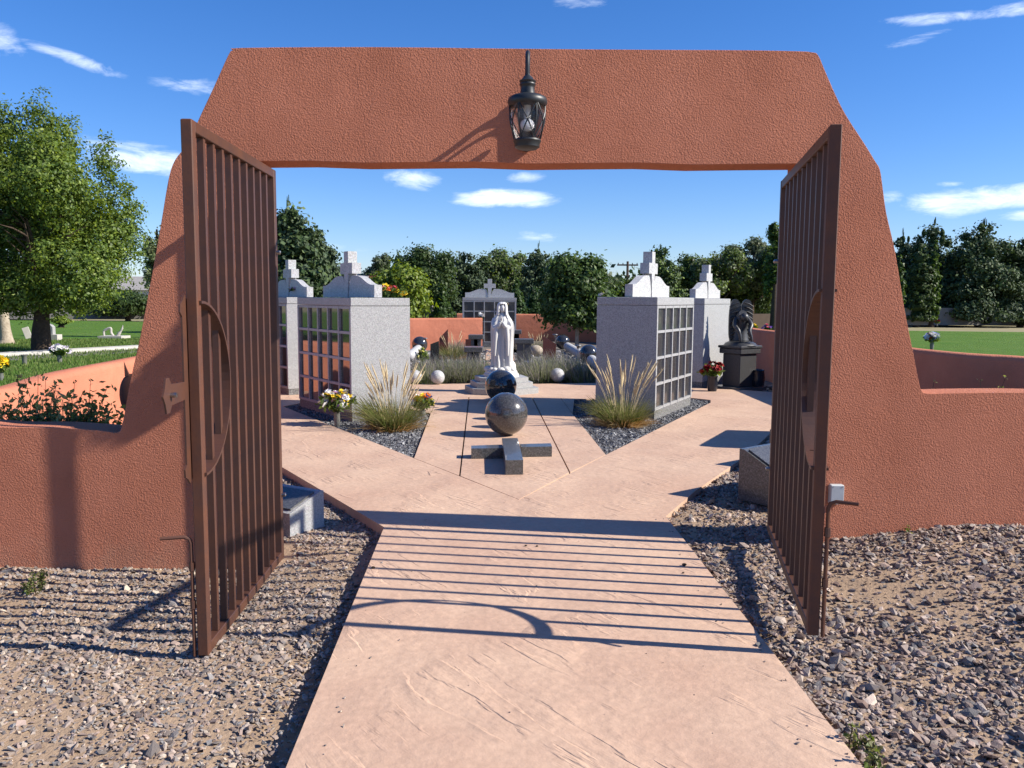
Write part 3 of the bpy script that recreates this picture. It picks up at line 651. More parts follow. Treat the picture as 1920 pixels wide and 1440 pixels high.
# ---------------------------------------------------------------- columbaria
def make_columbarium(label, door, Lx=1.88, Ly=.86, H=1.63, rows=4, cols=5, faces=(1,1), base=.13):
    t=thing('columbarium',label,'columbarium',group='grey granite columbaria')
    cap=.11; fw=.034
    MB().box((0,0,base/2-.03),(Lx-.02,Ly-.02,base+.06)).build('rough_base','granite_rough',t)
    MB().box((0,0,(base+H-cap)/2),(Lx-.10 if faces[0] else Lx-.004,Ly-.10 if faces[0] else Ly-.004,H-cap-base-.004)).build('core','granite_grey',t)
    MB().box((0,0,H-cap/2),(Lx,Ly,cap-.004),bev=.006).build('cap_slab','granite_grey',t)
    zb=base; zh=H-cap-base; y0=Ly/2
    if faces[0]:
        for s in (-1,1): MB().box((s*(Lx/2-.026),0,base+zh/2),(.05,Ly,zh-.003)).build('side_slab','granite_grey',t)
        pitch=(Lx-.05*2)/cols; rh=zh/rows
        for s in ((-1,1) if faces[1] else (-1,)):
            me2=None
            for k in range(1,cols):
                if me2 is None: o=MB().box((0,0,0),(fw,.06,zh-.006)).build('mullion','granite_grey',t); me2=o.data
                else: o=link('mullion',me2,None,t)
                o.location=(-Lx/2+.051+pitch*k,s*(y0-.03),base+zh/2)
            for r in range(rows+1):
                zc=base+min(max(rh*r,fw/2+.001),zh-fw/2-.003)
                MB().box((0,s*(y0-.0325),zc),(Lx-.104,.056,fw)).build('rail','granite_grey',t)
            me=None
            for r in range(rows):
                for k in range(cols):
                    if me is None:
                        o=MB().box((0,0,0),(pitch-fw-.012,.02,rh-fw-.012)).build('niche_door',door,t); me=o.data
                    else: o=link('niche_door',me,None,t)
                    o.location=(-Lx/2+.051+pitch*(k+.5),s*(y0-.04),base+rh*(r+.5))
    # headpiece: two swept shoulders either side of the cross
    W2=Lx*.46; d=.11
    sh=[(.045,.004),(W2,.004),(W2,.17)]
    for k in range(13):
        u=k/12; x=W2*.93-(W2*.93-W2*.34)*u; sh.append((x,.17+.13*(.5-.5*math.cos(PI*u))))
    sh+=[(.17,.305),(.125,.28),(.09,.21),(.05,.08)]
    for s in (-1,1):
        pl=[(s*x,z) for x,z in sh]
        if s<0: pl=pl[::-1]
        MB().prism(pl,-d/2,d/2,Matrix.Translation((0,0,H))@Matrix.Rotation(PI/2,4,'X')).build('shoulder','granite_light',t)
    cr=[(-.042,.002),(.042,.002),(.07,.33),(.20,.33),(.20,.48),(.072,.48),(.072,.64),(-.072,.64),(-.072,.48),(-.20,.48),(-.20,.33),(-.07,.33)]
    MB().prism(cr,-.068,.068,Matrix.Translation((0,0,H))@Matrix.Rotation(PI/2,4,'X')).build('cross','granite_light',t)
    return t
cr=make_columbarium('near right granite columbarium with grey niche doors facing right beside the tall grass','granite_door')
def blockpos(near,dirv,perp,lx=1.88,ly=.86): return (near[0]+dirv[0]*lx/2+perp[0]*ly/2, near[1]+dirv[1]*lx/2+perp[1]*ly/2,-.03)
a=math.radians(63.0); d_=(math.cos(a),math.sin(a)); p_=(-d_[1],d_[0])
cr.location=blockpos(G(1227.5,785),d_,p_); cr.rotation_euler=(0,0,a); zr=A(1228,557,11.0)[2]; cr.scale=(1,1,(zr+.03)/1.63)
cl=make_columbarium('near left granite columbarium with dark glossy niche doors facing left','granite_door_dark')
al=math.radians(-54.8); dl_=(-math.cos(al),-math.sin(al)); pl_=(-math.sin(al),math.cos(al))
cl.location=blockpos(G(660,789),dl_,pl_); cl.rotation_euler=(0,0,al)
c3=dup(cl,blockpos(G(541,741),dl_,pl_),al,'far left granite columbarium partly behind the near left one'); c3.scale=(1,1,1.0)
c4=make_columbarium('far right plain granite columbarium between the near right one and the dark angel','granite_door',1.88,.5,1.66,faces=(0,0))
a4=math.radians(61.5); d4=(math.cos(a4),math.sin(a4)); p4=(-d4[1],d4[0])
n4=G(1316.5,727); c4.location=(n4[0]+d4[0]*.94+p4[0]*.25,n4[1]+d4[1]*.94+p4[1]*.25,-.03); c4.rotation_euler=(0,0,a4)
c5=make_columbarium('centre granite columbarium at the back of the garden facing the camera behind the white statue','granite_door',1.84,.8,1.66,rows=4,cols=5)
px_=A(917.5,600,28.4); c5.location=(px_[0],28.8,-.03)

# ---------------------------------------------------------------- giant rosary laid out on the plaza
cb=thing('granite_cross','dark grey granite cross lying flat on the path at the foot of the beads','cross',G(952,852),0,'giant granite rosary')
def quadbox(pts,z0,z1,name,m,parent,off):
    pl=[(p[0]-off[0],p[1]-off[1]) for p in pts]
    return MB().prism(pl,z0,z1).build(name,m,parent)
co=G(952,852)
hq=.125
# long member and the crossbar it lies on (measured corners of the tops at height .15 and .12)
lt=[G(948,864,.13),G(981,863.5,.13),G(970.5,822,.13),G(941,822.5,.13)]
quadbox([lt[0],lt[1],lt[2],lt[3]],.0,.135,'long_member','granite_mid',cb,co)
bt=[G(883.5,841,.105),G(944,840,.105),G(941.2,833.5,.105),G(883.5,835.5,.105)]
quadbox(bt,.0,.105,'cross_bar','granite_mid',cb,co)
bt=[G(978,838,.105),G(1035,837,.105),G(1032.5,831,.105),G(974.5,832.5,.105)]
quadbox(bt,.0,.105,'cross_bar','granite_mid',cb,co)
def bead(q,r,m,label,n=40,group='giant granite rosary',z=0):
    o=MB().sphere((0,0,r),r,n,n//2).build('granite_sphere',m,smooth=True); o.location=(q[0],q[1],z); tag(o,label,'sphere',group); return o
q=A(950,700,9.65); bead((q[0],9.65),.252,'granite_brown','big polished brown granite sphere nearest the camera behind the lying cross',64)
q=A(939,700,12.85); bead((q[0],12.85),.25,'granite_black','big polished black granite sphere just in front of the white statue',48)
for D,x,lab in ((10.25,948,'small grey granite sphere hidden just behind the big brown sphere'),(10.95,946,'small grey granite sphere, middle of three between the two big ones'),(11.7,944,'small grey granite sphere nearest the big black one')):
    q=A(x,700,D); bead((q[0],D),.137,'granite_light',lab,28)
for (x,yb,r,lab) in [(820.5,722,.132,'small white granite sphere on the left, right one of two by the lavender'),(778,721,.132,'small white granite sphere on the left, partly behind the near left columbarium'),(1045,718,.137,'small white granite sphere right of the statue in full sun'),(1087,713,.134,'small white granite sphere right of the statue in the shade beside the columbarium')]:
    q=G(x,yb-1.5); bead(q,r,'granite_light',lab,28)
def cyl(pa,pb,r,lab,m='granite_grey'):
    o=MB().tube([pa,pb],r,20).build('granite_cylinder',m,smooth=True); tag(o,lab,'cylinder','giant granite rosary')
for (x,yb,D,lab) in [(787,655,25.5,'dark granite sphere at the back left above the tilted cylinder'),(1055,647,27.5,'dark granite sphere at the far end of the right hand row of beads'),(1104,672,21.5,'dark granite sphere half hidden by the near right columbarium')]:
    q=A(x,640,D); bead((q[0],D),.245,'granite_black',lab,28,z=-.06)
def row(pa,pb,n,lab):
    for k in range(n):
        u=k/(n-1); p=Vector(pa)*(1-u)+Vector(pb)*u; bead((p.x,p.y),.13,'granite_light',lab,20,z=-.06)
s1=A(768,660,21.9); s2=A(784,650,24.9); row((s1[0],21.9),(s2[0],24.9),9,'one of the small pale granite spheres in the row at the back left')
s1=A(1064,655,26.9); s2=A(1096,650,22.3); row((s1[0],26.9),(s2[0],22.1),14,'small pale granite sphere in the row between two dark spheres on the right')
s1=A(1110,655,20.9); s2=A(1128,650,18.6); row((s1[0],20.9),(s2[0],18.6),7,'small pale granite sphere in shade left of the near right columbarium')
# ---------------------------------------------------------------- white statue of a praying robed woman on stepped granite
sx_,sy_=A(940,700,14.2)[0],14.2
def ngon(n,r,rot): return [(r*math.cos(2*PI*k/n+rot),r*math.sin(2*PI*k/n+rot)) for k in range(n)]
st_=thing('stepped_plinth','grey granite plinth of three low octagonal steps under the white statue','plinth',(sx_,sy_,0))
for k,(r,z0,z1) in enumerate([(.66,-.02,.10),(.56,.10,.19),(.48,.19,.27)]):
    MB().prism([(p[0],p[1]*1.0) for p in ngon(6,r,math.radians(-75))],z0+(.002 if k else 0),z1).build('step','granite_grey',st_)
stt=thing('statue','white stone statue of a veiled woman with praying hands in a long robe','statue',(sx_,sy_,.27))
mw='white_stone'
MB().lathe([(.30,.0),(.30,.045),(.285,.06),(.275,.065),(.275,.09),(.25,.11),(.05,.115)],40).build('round_base',mw,stt,smooth=35)
b=MB(); 
for k in range(9):
    a=-PI/2+(k-4)*.5; r=.21+.02*math.sin(k*2.3); b.sphere((r*math.cos(a),r*math.sin(a)*.95,.125+.01*math.sin(k*3)),.062+.015*math.sin(k*1.7),12,8,(1,1,.75))
for k in range(5):
    a=PI/2+(k-2)*.55; b.sphere((.2*math.cos(a),.17*math.sin(a),.13),.07,12,8,(1,1,.8))
b.sphere((.13,.02,.17),.12,14,8,(1,1,1)); b.build('cloud_mound',mw,stt,smooth=True)
# robe: profile with pleats, one continuous body up to the neck
Hs=1.27-.11
prof=[(0,.165,.13),(.06,.172,.135),(.15,.168,.13),(.30,.172,.13),(.45,.178,.132),(.60,.184,.135),(.72,.184,.132),(.80,.172,.125),(.87,.145,.112),(.92,.112,.095),(.96,.075,.075),(.985,.05,.05),(1.01,.042,.045)]
nT=96; vs=[];fs=[]
P=smooth_path([(z,rx,ry) for z,rx,ry in prof],5)
for i,p in enumerate(P):
    z,rx,ry=p
    for k in range(nT):
        t=2*PI*k/nT; front=max(0,-math.sin(t)); amp=.12*max(0,1-z/.98)+.03*(z<.86)
        f=1+amp*(.6*math.sin(13*t+1.5*math.sin(z*4))+.45*math.sin(7*t+2+z*1.5)+.35*math.sin(23*t+z*3))
        # open mantle edge: two long vertical folds down the front
        for t0,wd,am in ((-PI/2-.62,.12,.22),(-PI/2+.70,.11,.25),(-PI/2-1.15,.10,.12),(-PI/2+1.25,.10,.12),(-PI/2-.15,.07,.07),(-PI/2+.22,.07,.08)):
            dd=math.atan2(math.sin(t-t0),math.cos(t-t0)); f+=am*math.exp(-(dd/wd)**2)*min(1,z/.1+.3)*max(0,min(1,(.90-z)/.1))
        dd=math.atan2(math.sin(t+PI/2),math.cos(t+PI/2)); f-=.17*math.exp(-(dd/.35)**2)*max(0,min(1,(.78-z)/.2))
        lean=.03*math.sin(z*2.4)
        vs.append((rx*f*math.cos(t)+lean*.4,ry*f*math.sin(t)+.012*z,z+.115))
for i in range(len(P)-1):
    for k in range(nT):
        j=(k+1)%nT; fs.append((i*nT+k,i*nT+j,i*nT+nT+j,i*nT+nT+k))
b=MB(); b.v=vs; b.f=fs; b.build('robe',mw,stt,smooth=70)
# head with features
hc=Vector((.012,-.032,1.158)); 
vs=[];fs=[];nn_,mm=32,24
for i in range(mm+1):
    ph=PI*i/mm
    for k in range(nn_):
        t=2*PI*k/nn_; x=math.sin(ph)*math.cos(t); y=math.sin(ph)*math.sin(t); z=-math.cos(ph)
        f=1.0
        w_=.058*(1-.22*max(0,-z)**1.5); px2=x*w_; py2=y*.066; pz2=z*.083
        if y<0:
            fr=-y
            nose=math.exp(-((x)/.13)**2-((z+.08)/.22)**2); py2-=.016*nose*fr
            eye=math.exp(-((abs(x)-.36)/.16)**2-((z-.10)/.12)**2); py2+=.010*eye*fr
            brow=math.exp(-((abs(x)-.34)/.25)**2-((z-.30)/.1)**2); py2-=.004*brow
            lip=math.exp(-(x/.22)**2-((z+.42)/.06)**2)+math.exp(-(x/.2)**2-((z+.55)/.06)**2); py2-=.006*lip*fr
            chin=math.exp(-(x/.25)**2-((z+.8)/.12)**2); py2-=.008*chin
        vs.append((px2,py2,pz2))
for i in range(mm):
    for k in range(nn_):
        j=(k+1)%nn_; fs.append((i*nn_+k,i*nn_+j,i*nn_+nn_+j,i*nn_+nn_+k))
mh=Matrix.Translation(hc)@Matrix.Rotation(math.radians(14),4,'Z')@Matrix.Rotation(math.radians(10),4,'X')
MB().add(vs,fs,mh).build('head',mw,stt,smooth=True)
# veil: open hood round the face falling on the shoulders
vs=[];fs=[]; rowsv=[(1.262,.014,.014,0),(1.253,.050,.052,0),(1.232,.070,.078,.0),(1.18,.080,.090,.05),(1.12,.082,.095,.1),(1.06,.092,.100,.16),(1.01,.118,.110,.24),(.965,.148,.122,.34),(.90,.178,.135,.5)]
P=smooth_path([(a_,b__,c_) for a_,b__,c_,g_ in rowsv],4); Gp=[r[3] for r in rowsv]
nk=56
for i,p in enumerate(P):
    gi=min(i/4,len(Gp)-1.001); g0=Gp[int(gi)]+(Gp[int(gi)+1]-Gp[int(gi)])*(gi-int(gi))
    half=.28+g0*1.5 if p[0]<1.235 else .05
    half=min(.62+.2*g0,half+.35) if p[0]<1.235 else half
    for k in range(nk):
        t=-PI/2+half+(2*PI-2*half)*k/(nk-1)
        f=1+.035*math.sin(11*t)*(1 if p[0]<1.1 else .3)
        if k in(0,nk-1): f*=.93
        if k in(1,nk-2): f*=1.06
        vs.append((hc.x*.8+p[1]*f*math.cos(t),.012+p[2]*f*math.sin(t)-(.02 if p[0]>1.05 else .0),p[0]))
for i in range(len(P)-1):
    for k in range(nk-1): fs.append((i*nk+k,i*nk+k+1,i*nk+nk+k+1,i*nk+nk+k))
b=MB(); b.v=vs;b.f=fs; o=b.build('veil',mw,stt,smooth=True); md=o.modifiers.new('s','SOLIDIFY'); md.thickness=.012
# sleeves and praying hands
def limb(pts,rad,name,n=12):
    MB().tube(smooth_path(pts,4),list(np.interp(np.linspace(0,len(pts)-1,4*(len(pts)-1)+1),range(len(pts)),rad)),n).build(name,mw,stt,smooth=True)
for s in (-1,1):
    limb([(s*.115,-.0,.98),(s*.135,-.05,.90),(s*.115,-.10,.83),(s*.052,-.145,.87),(s*.020,-.165,.93)],[.045,.048,.048,.042,.03],'sleeve')
    limb([(s*.085,-.125,.83),(s*.098,-.13,.70),(s*.105,-.125,.54),(s*.11,-.12,.36)],[.045,.04,.03,.014],'sleeve_drape')
    hb=MB(); dz_=.068; wv=[Vector((s*.022,-.178,.86)),Vector((s*.012,-.182,.90)),Vector((s*.010,-.182,.93))]
    hb.tube(wv,[.016,.019,.017],8,flat=.6)
    for f_,(dy,ln) in enumerate(((-.014,.052),(-.005,.060),(.004,.056),(.013,.046))):
        hb.tube([(s*.0095,-.182+dy,.922),(s*.009,-.184+dy,.945),(s*.006,-.186+dy,.922+ln)],[.0062,.0058,.004],6)
    hb.tube([(s*.012,-.165,.895),(s*.010,-.158,.915),(s*.007,-.16,.935)],[.007,.006,.004],6)
    hb.build('hand',mw,stt,smooth=True,loc=(0,.012,.066))

# ---------------------------------------------------------------- kneeling angel in dark granite
pz=.0; ax,ay=A(1386,700,15.2)[0],15.2
pd=thing('pedestal','dark polished granite pedestal carrying the weeping angel near the right wall','pedestal',(ax,ay,-.03),math.radians(35))
MB().box((0,0,.03),(.74,.66,.06)).build('footing','granite_mid',pd)
MB().box((0,0,.36),(.46,.40,.60),bev=.01).build('shaft','granite_angel',pd)
MB().box((0,0,.71),(.56,.50,.098),bev=.01).build('cap_slab','granite_angel',pd)
MB().box((0,0,.785),(.60,.54,.048),bev=.01).build('cap_slab','granite_angel',pd)
MB().lathe([(.0005+.30,.0),(.27,.04),(.2,.075),(.05,.085)],20,c=(0,0,.81)).build('rounded_top','granite_angel',pd,smooth=True)
an=thing('angel_statue','dark granite winged angel bowed over the pedestal with hanging arm','statue',(ax,ay,.855))
b=MB()
for s in (-1,1):
    # arched wing: outline with thickness, layered feathers
    out=smooth_path([(s*.004,.62,0),(s*.04,.72,0),(s*.10,.765,0),(s*.175,.72,0),(s*.21,.55,0),(s*.215,.3,0),(s*.20,.05,0),(s*.13,.0,0),(s*.09,.2,0),(s*.05,.42,0)],3,closed=True)
    pl=[(p.x,p.y) for p in out]
    if s<0: pl=pl[::-1]
    ar=sum(pl[i][0]*pl[(i+1)%len(pl)][1]-pl[(i+1)%len(pl)][0]*pl[i][1] for i in range(len(pl)))
    if ar<0: pl=pl[::-1]
    MB().prism(pl,-.025,.025,Matrix.Translation((0,.04,0))@Matrix.Rotation(PI/2,4,'X')).build('wing','granite_angel',an)
    f=MB()
    for k in range(9):
        z=.68-k*.075; f.tube([(s*.06,-.01,z+.02),(s*.13,-.02,z),(s*(.222-.003*k),.0,z-.05)],[.018,.026,.012],6,flat=.5)
    f.build('feathers','granite_angel',an,smooth=True)
b=MB()
b.tube(smooth_path([(0,.05,.0),(0,.06,.18),(0,.02,.34),(0,-.04,.46),(0,-.10,.50)],4),list(np.interp(np.linspace(0,4,17),range(5),[.17,.15,.13,.11,.07])),20)
b.build('body','granite_angel',an,smooth=True)
MB().sphere((.02,-.14,.44),.075,16,12,(1,1.1,1.05)).build('head','granite_angel',an,smooth=True)
for s in (-1,1):
    MB().tube(smooth_path([(s*.10,-.03,.42),(s*.15,-.14,.30),(s*.10,-.22,.20),(s*.10+.03,-.24,.08),(s*.1+.04,-.24,.0)],4),list(np.interp(np.linspace(0,4,17),range(5),[.045,.04,.034,.026,.02])),10).build('arm','granite_angel',an,smooth=True)
MB().lathe([(.0005,0),(.09,.0),(.12,.1),(.13,.22),(.11,.34),(.12,.36),(.10,.37),(.09,.34),(.0005,.33)],22,c=(0,0,-.03)).build('urn','vase_dark',smooth=True)
o=bpy.data.objects['urn']; q=G(1420,727); o.location=(q[0],q[1],0); tag(o,'dark blue glazed urn on the ground right of the angel pedestal','urn')

# ---------------------------------------------------------------- slant memorial blocks beside the path
def memorial(loc,rz,L_,Wd,hf,hb_,label,m='granite_grey',top='granite_mid'):
    t=thing('memorial_block',label,'grave marker',loc,rz,'slant granite memorial blocks')
    pr=[(-Wd/2,0),(Wd/2,0),(Wd/2,hb_),(Wd/2-.04,hb_),(-Wd/2,hf)]
    MB().prism([(p[0],p[1]) for p in pr],-L_/2,L_/2,Matrix(((0,0,1,0),(1,0,0,0),(0,1,0,0),(0,0,0,1)))).build('block',m,t)
    # polished plates on the slope
    sl_=math.atan2(hb_-hf,Wd-.04); ln=math.hypot(hb_-hf,Wd-.04)
    for k in (-1,1):
        mt=Matrix.Translation((k*L_/4,-.02,(hf+hb_)/2+.008))@Matrix.Rotation(sl_,4,'X')
        MB().box((0,0,0),(L_/2-.05,ln-.07,.014),mt).build('plate',top,t)
    for k in (-1,0,1):
        mt=Matrix.Translation((k*L_/3,-Wd/2+.04,hf+.02))
        MB().sphere((0,0,0),.014,10,6,mtx=mt).build('rosette','white_stone',t,smooth=True)
    return t
memorial((-1.80,5.98,-.07),math.radians(-30),.8,.34,.17,.27,'grey granite slant memorial block low behind the left gate hinge','granite_grey')
memorial((2.36,6.78,-.02),math.radians(38),.95,.42,.24,.42,'rough grey slant memorial block nearest the right gate','granite_mid')
memorial((3.0,8.05,-.02),math.radians(38),.95,.42,.22,.38,'slant memorial block just behind the nearest right one','granite_mid')

# ---------------------------------------------------------------- benches, stones and lights of the rear garden
def bench(x0,x1,yt,D,label,h=.46,m='granite_mid',dep=.45):
    xa=A(x0,yt,D)[0]; xb=A(x1,yt,D)[0]; z=max(A((x0+x1)/2,yt,D)[2],.25); Lb=xb-xa
    t=thing('granite_bench',label,'bench',((xa+xb)/2,D+dep/2,-.06),0,'low granite benches of the rear garden')
    z+=.06
    MB().box((0,0,z-.06),(Lb,dep,.12),bev=.01).build('seat',m,t)
    for s in (-1,1): MB().box((s*(Lb/2-.16),0,(z-.12)/2-.005),(.18,dep-.08,z-.13)).build('leg',m,t)
bench(878,906,628,22.6,'granite bench left of the statue, the farther of two')
bench(870,905,651,19.0,'granite bench left of the statue, the nearer of two')
bench(958,978,619,25.5,'granite bench just right of the statue at the back')
bench(964,1001,636,21.5,'granite bench right of the statue beside the tan boulder')
def upright(x0,x1,yt,D,label,m='red_granite',d=.12,rz=0,slope=0,xh=None):
    a_=A(x0,yt,D); b_=A(x1,yt,D); Lw=b_[0]-a_[0]; z=a_[2]+.06
    o=MB().prism([(-Lw/2,0),(Lw/2,0),(Lw/2,z+slope),(-Lw/2,z)],-d/2,d/2,Matrix.Rotation(PI/2,4,'X')).build('headstone',m); o.location=((a_[0]+b_[0])/2,D,-.06); o.rotation_euler=(0,0,rz)
    tag(o,label,'headstone','polished headstones of the rear garden')
upright(807,823,645,20.5,'dark upright headstone left of the yellow flowers, nearer of two','granite_black',rz=.1,slope=.08)
upright(824,840,634,22.5,'red granite headstone with sloping top on the left',slope=.25)
upright(1018,1043,630,21.0,'red granite headstone with sloping top on the right',slope=-.2)
upright(873,886,636,23.4,'small red granite stone under the farther left bench')
upright(925,940,646,24.0,'low pale stone block just left of the statue skirt','white_stone')
o=slab('garden_path',[(A(905,640,17.6)[0],17.6),(A(975,640,17.6)[0],17.6),(A(960,640,27)[0],27),(A(912,640,27)[0],27)],[],-.07,-.045,'concrete'); tag(o,kind='structure')
q=A(1002,660,18.3); o=MB().box((0,0,.14),(.3,.5,.28),bev=.01).build('granite_block','granite_mid'); o.location=(q[0]-.08,18.3,-.06); tag(o,'low dark granite block right of the statue in front of the benches','block')
q=A(1005,650,24); o=MB().sphere((0,0,.17),.2,18,10,(1,.9,.8)).build('boulder','pale_bark',smooth=True); o.location=(q[0],24,-.06); tag(o,'rounded tan boulder right of the benches','boulder')
def slant(x,yb,D,L_,label,rz=0,h=.2):
    q=A(x,yb,D); t=thing('slant_marker',label,'grave marker',(q[0],D,-.06),rz,'black slant markers of the rear garden')
    MB().prism([(-.2,0),(.2,0),(.2,h),(-.2,.06)],-L_/2,L_/2,Matrix(((0,0,1,0),(1,0,0,0),(0,1,0,0),(0,0,0,1)))).build('slab','granite_black',t)
slant(852,660,18.6,.5,'black slant marker left of the nearer bench',-.2)
slant(1020,658,19.6,.5,'black slant marker at the foot of the right headstone',.25)
def pathlight(x,yt,D,label):
    q=A(x,yt,D); t=thing('path_light',label,'garden light',(q[0],D,-.06),0,'small solar path lights')
    z=q[2]+.06; MB().tube([(0,0,0),(0,0,z-.05)],.008,6).build('stake','lamp_steel',t)
    MB().lathe([(.0005,z-.09),(.03,z-.09),(.035,z-.03),(.075,z-.025),(.06,z-.005),(.0005,z)],14).build('lamp_head','lamp_steel',t,smooth=40)
pathlight(1041,626,22,'small steel path light by the far dark sphere on the right')
pathlight(1084,646,18,'small steel path light in front of the tilted cylinder on the right')
pathlight(797,633,23,'small steel path light by the dark sphere on the left')

t=thing('upright_memorial','upright granite memorial hidden behind the right gate whose shadow falls on the path','grave marker',(3.75,9.35,-.03),math.radians(62))
MB().box((0,0,.08),(1.5,.5,.16)).build('base','granite_rough',t)
MB().box((0,0,.56),(1.3,.22,.80),bev=.02).build('tablet','granite_mid',t)
# ---------------------------------------------------------------- trees
def leaf_cloud(name, P, size, cols, out=None, m='leaf', parent=None, seed=1, aspect=.6, long_=False, updir=None):
    r=np.random.default_rng(seed); n=len(P)
    nrm=r.normal(0,1,(n,3)); 
    if out is not None: nrm=nrm*.55+out*.8+np.array([0,0,.45])
    nrm/=np.linalg.norm(nrm,axis=1)[:,None]+1e-9
    t=r.normal(0,1,(n,3)) if updir is None else updir+r.normal(0,.45,(n,3))
    t-=nrm*(t*nrm).sum(1)[:,None]; t/=np.linalg.norm(t,axis=1)[:,None]+1e-9
    b_=np.cross(nrm,t); s=size*r.uniform(.6,1.35,(n,1))
    t=t*s; b_=b_*s*aspect
    if long_: V=np.stack([P-t,P+b_*.35,P+t,P-b_*.35],1)
    else: V=np.stack([P-t,P+b_-t*.1+nrm*s*.12,P+t,P-b_-t*.1-nrm*s*.05],1)
    F=np.arange(4*n).reshape(-1,4)
    c=np.array(cols)[r.integers(0,len(cols),n)]*r.uniform(.75,1.25,(n,1))
    o=link(name,npmesh(name,V.reshape(-1,3),F,np.repeat(c,4,0)),m,parent); return o
def limbs(parent,H,spread,tr,n,bark,seed,zf=.3,lean=(0,0),ends=None):
    r=random.Random(seed); b=MB()
    top=Vector((lean[0],lean[1],H*.8))
    pts=smooth_path([(0,0,-.15),(lean[0]*.1,lean[1]*.1,H*zf*.5),(lean[0]*.3,lean[1]*.3,H*zf),(lean[0]*.7,lean[1]*.7,H*.55),tuple(top)],3)
    R=[tr*(1.35 if i==0 else 1)*(1-i/len(pts))**.8+.01 for i in range(len(pts))]; b.tube(pts,R,10)
    b.build('trunk',bark,parent,smooth=True)
    b=MB()
    for k in range(n):
        z0=H*(zf+.4*(k/n)); a=k*2.4+r.random(); L_=spread*(.75+.4*r.random())*(1-.35*k/n); p=Vector((lean[0]*z0/H,lean[1]*z0/H,z0))
        e=p+Vector((math.cos(a)*L_,math.sin(a)*L_,L_*(.5+.6*r.random()))); md=(p+e)/2+Vector((0,0,-L_*.08))
        P_=smooth_path([p,md,e],3); r0=tr*.42*(1-.5*k/n); b.tube(P_,[r0*(1-.85*i/6) for i in range(7)],6)
        for q in range(3):
            a2=a+r.uniform(-1,1); s_=P_[3+q]; e2=s_+Vector((math.cos(a2),math.sin(a2),r.uniform(.3,1)))*L_*.4
            b.tube([s_,(s_+e2)/2+Vector((0,0,.05)),e2],[r0*.35,r0*.22,r0*.08],5)
    if n: b.build('limbs',bark,parent,smooth=True)
def crown_pts(blobs,ncl,per,cs,seed,gap=.12,flat=1.0):
    r=np.random.default_rng(seed); B=np.array(blobs,float); vol=B[:,3]*B[:,4]*B[:,5]; w_=vol**.75/np.sum(vol**.75)
    which=r.choice(len(B),ncl,p=w_); d=r.normal(0,1,(ncl,3)); d/=np.linalg.norm(d,axis=1)[:,None]
    rad=r.uniform(.25,1,(ncl,1))**.45*(1+r.normal(0,gap,(ncl,1)))
    c=B[which,:3]+d*rad*B[which,3:6]
    dout=d
    P=np.repeat(c,per,0)+r.normal(0,1,(ncl*per,3))*cs*np.repeat(r.uniform(.5,1.3,(ncl,1)),per,0)*np.array([1,1,.75*flat])
    O=np.repeat(dout,per,0)+ (P-np.repeat(c,per,0))/cs*.35
    return P,O
DG=[(.045,.08,.024),(.058,.10,.03),(.034,.06,.02),(.08,.12,.035)]
MG=[(.09,.15,.03),(.12,.185,.035),(.075,.12,.027),(.155,.215,.045)]
YG=[(.15,.22,.03),(.19,.26,.035),(.12,.18,.028),(.23,.29,.05)]
PG=[(.10,.135,.065),(.13,.165,.085),(.085,.115,.055),(.15,.17,.10)]
PN=[(.045,.075,.036),(.062,.095,.042),(.034,.056,.028),(.08,.11,.05)]
def tree(name,label,loc,H,blobs,ncl,per,cs,size,cols,tr=.2,nl=8,bark='bark',zf=.3,seed=1,group=None,spread=None,m='leaf',gap=.12,lean=(0,0)):
    t=thing(name,label,'tree',(loc[0],loc[1],-.1),0,group)
    limbs(t,H,spread or H*.3,tr,nl,bark,seed,zf,lean)
    P,O=crown_pts(blobs,ncl,per,cs,seed,gap); k=P[:,2]>.3; P=P[k];O=O[k]
    leaf_cloud('crown',P,size,cols,O,m,t,seed); return t
# the big shade tree on the left lawn
bx,by=G(77,655)[0],G(77,655)[1]
def rel(x,y,D=None,b0=None):
    D=D or by; q=A(x,y,D); return (q[0]-(b0 or (bx,by))[0],q[2]+.1)
bl=[]
for (x,y,rx,ry) in [(40,300,50,60),(95,265,32,58),(75,215,22,35),(-20,330,60,70),(190,300,22,44),(140,360,58,60),(192,380,36,56),(90,400,80,70),(0,450,80,80),(190,450,46,52),(150,500,80,60),(40,540,90,50),(190,540,50,44),(100,560,70,35),(-60,480,70,90),(-90,400,60,80),(-10,260,40,50),(-70,300,50,60),(20,240,28,36),(208,515,22,42),(120,310,40,50)]:
    q=rel(x,y); s=by/FOC; bl.append((q[0],random.uniform(-1.2,1.2),q[1],rx*s,min(rx,ry)*s*1.4,ry*s))
tree('shade_tree','large spreading green shade tree on the left lawn behind the garden wall',(bx,by),6.6,bl,3400,40,.16,.047,MG+MG+YG,tr=.30,nl=14,seed=5,zf=.2,spread=1.9,gap=.16,lean=(.3,0))
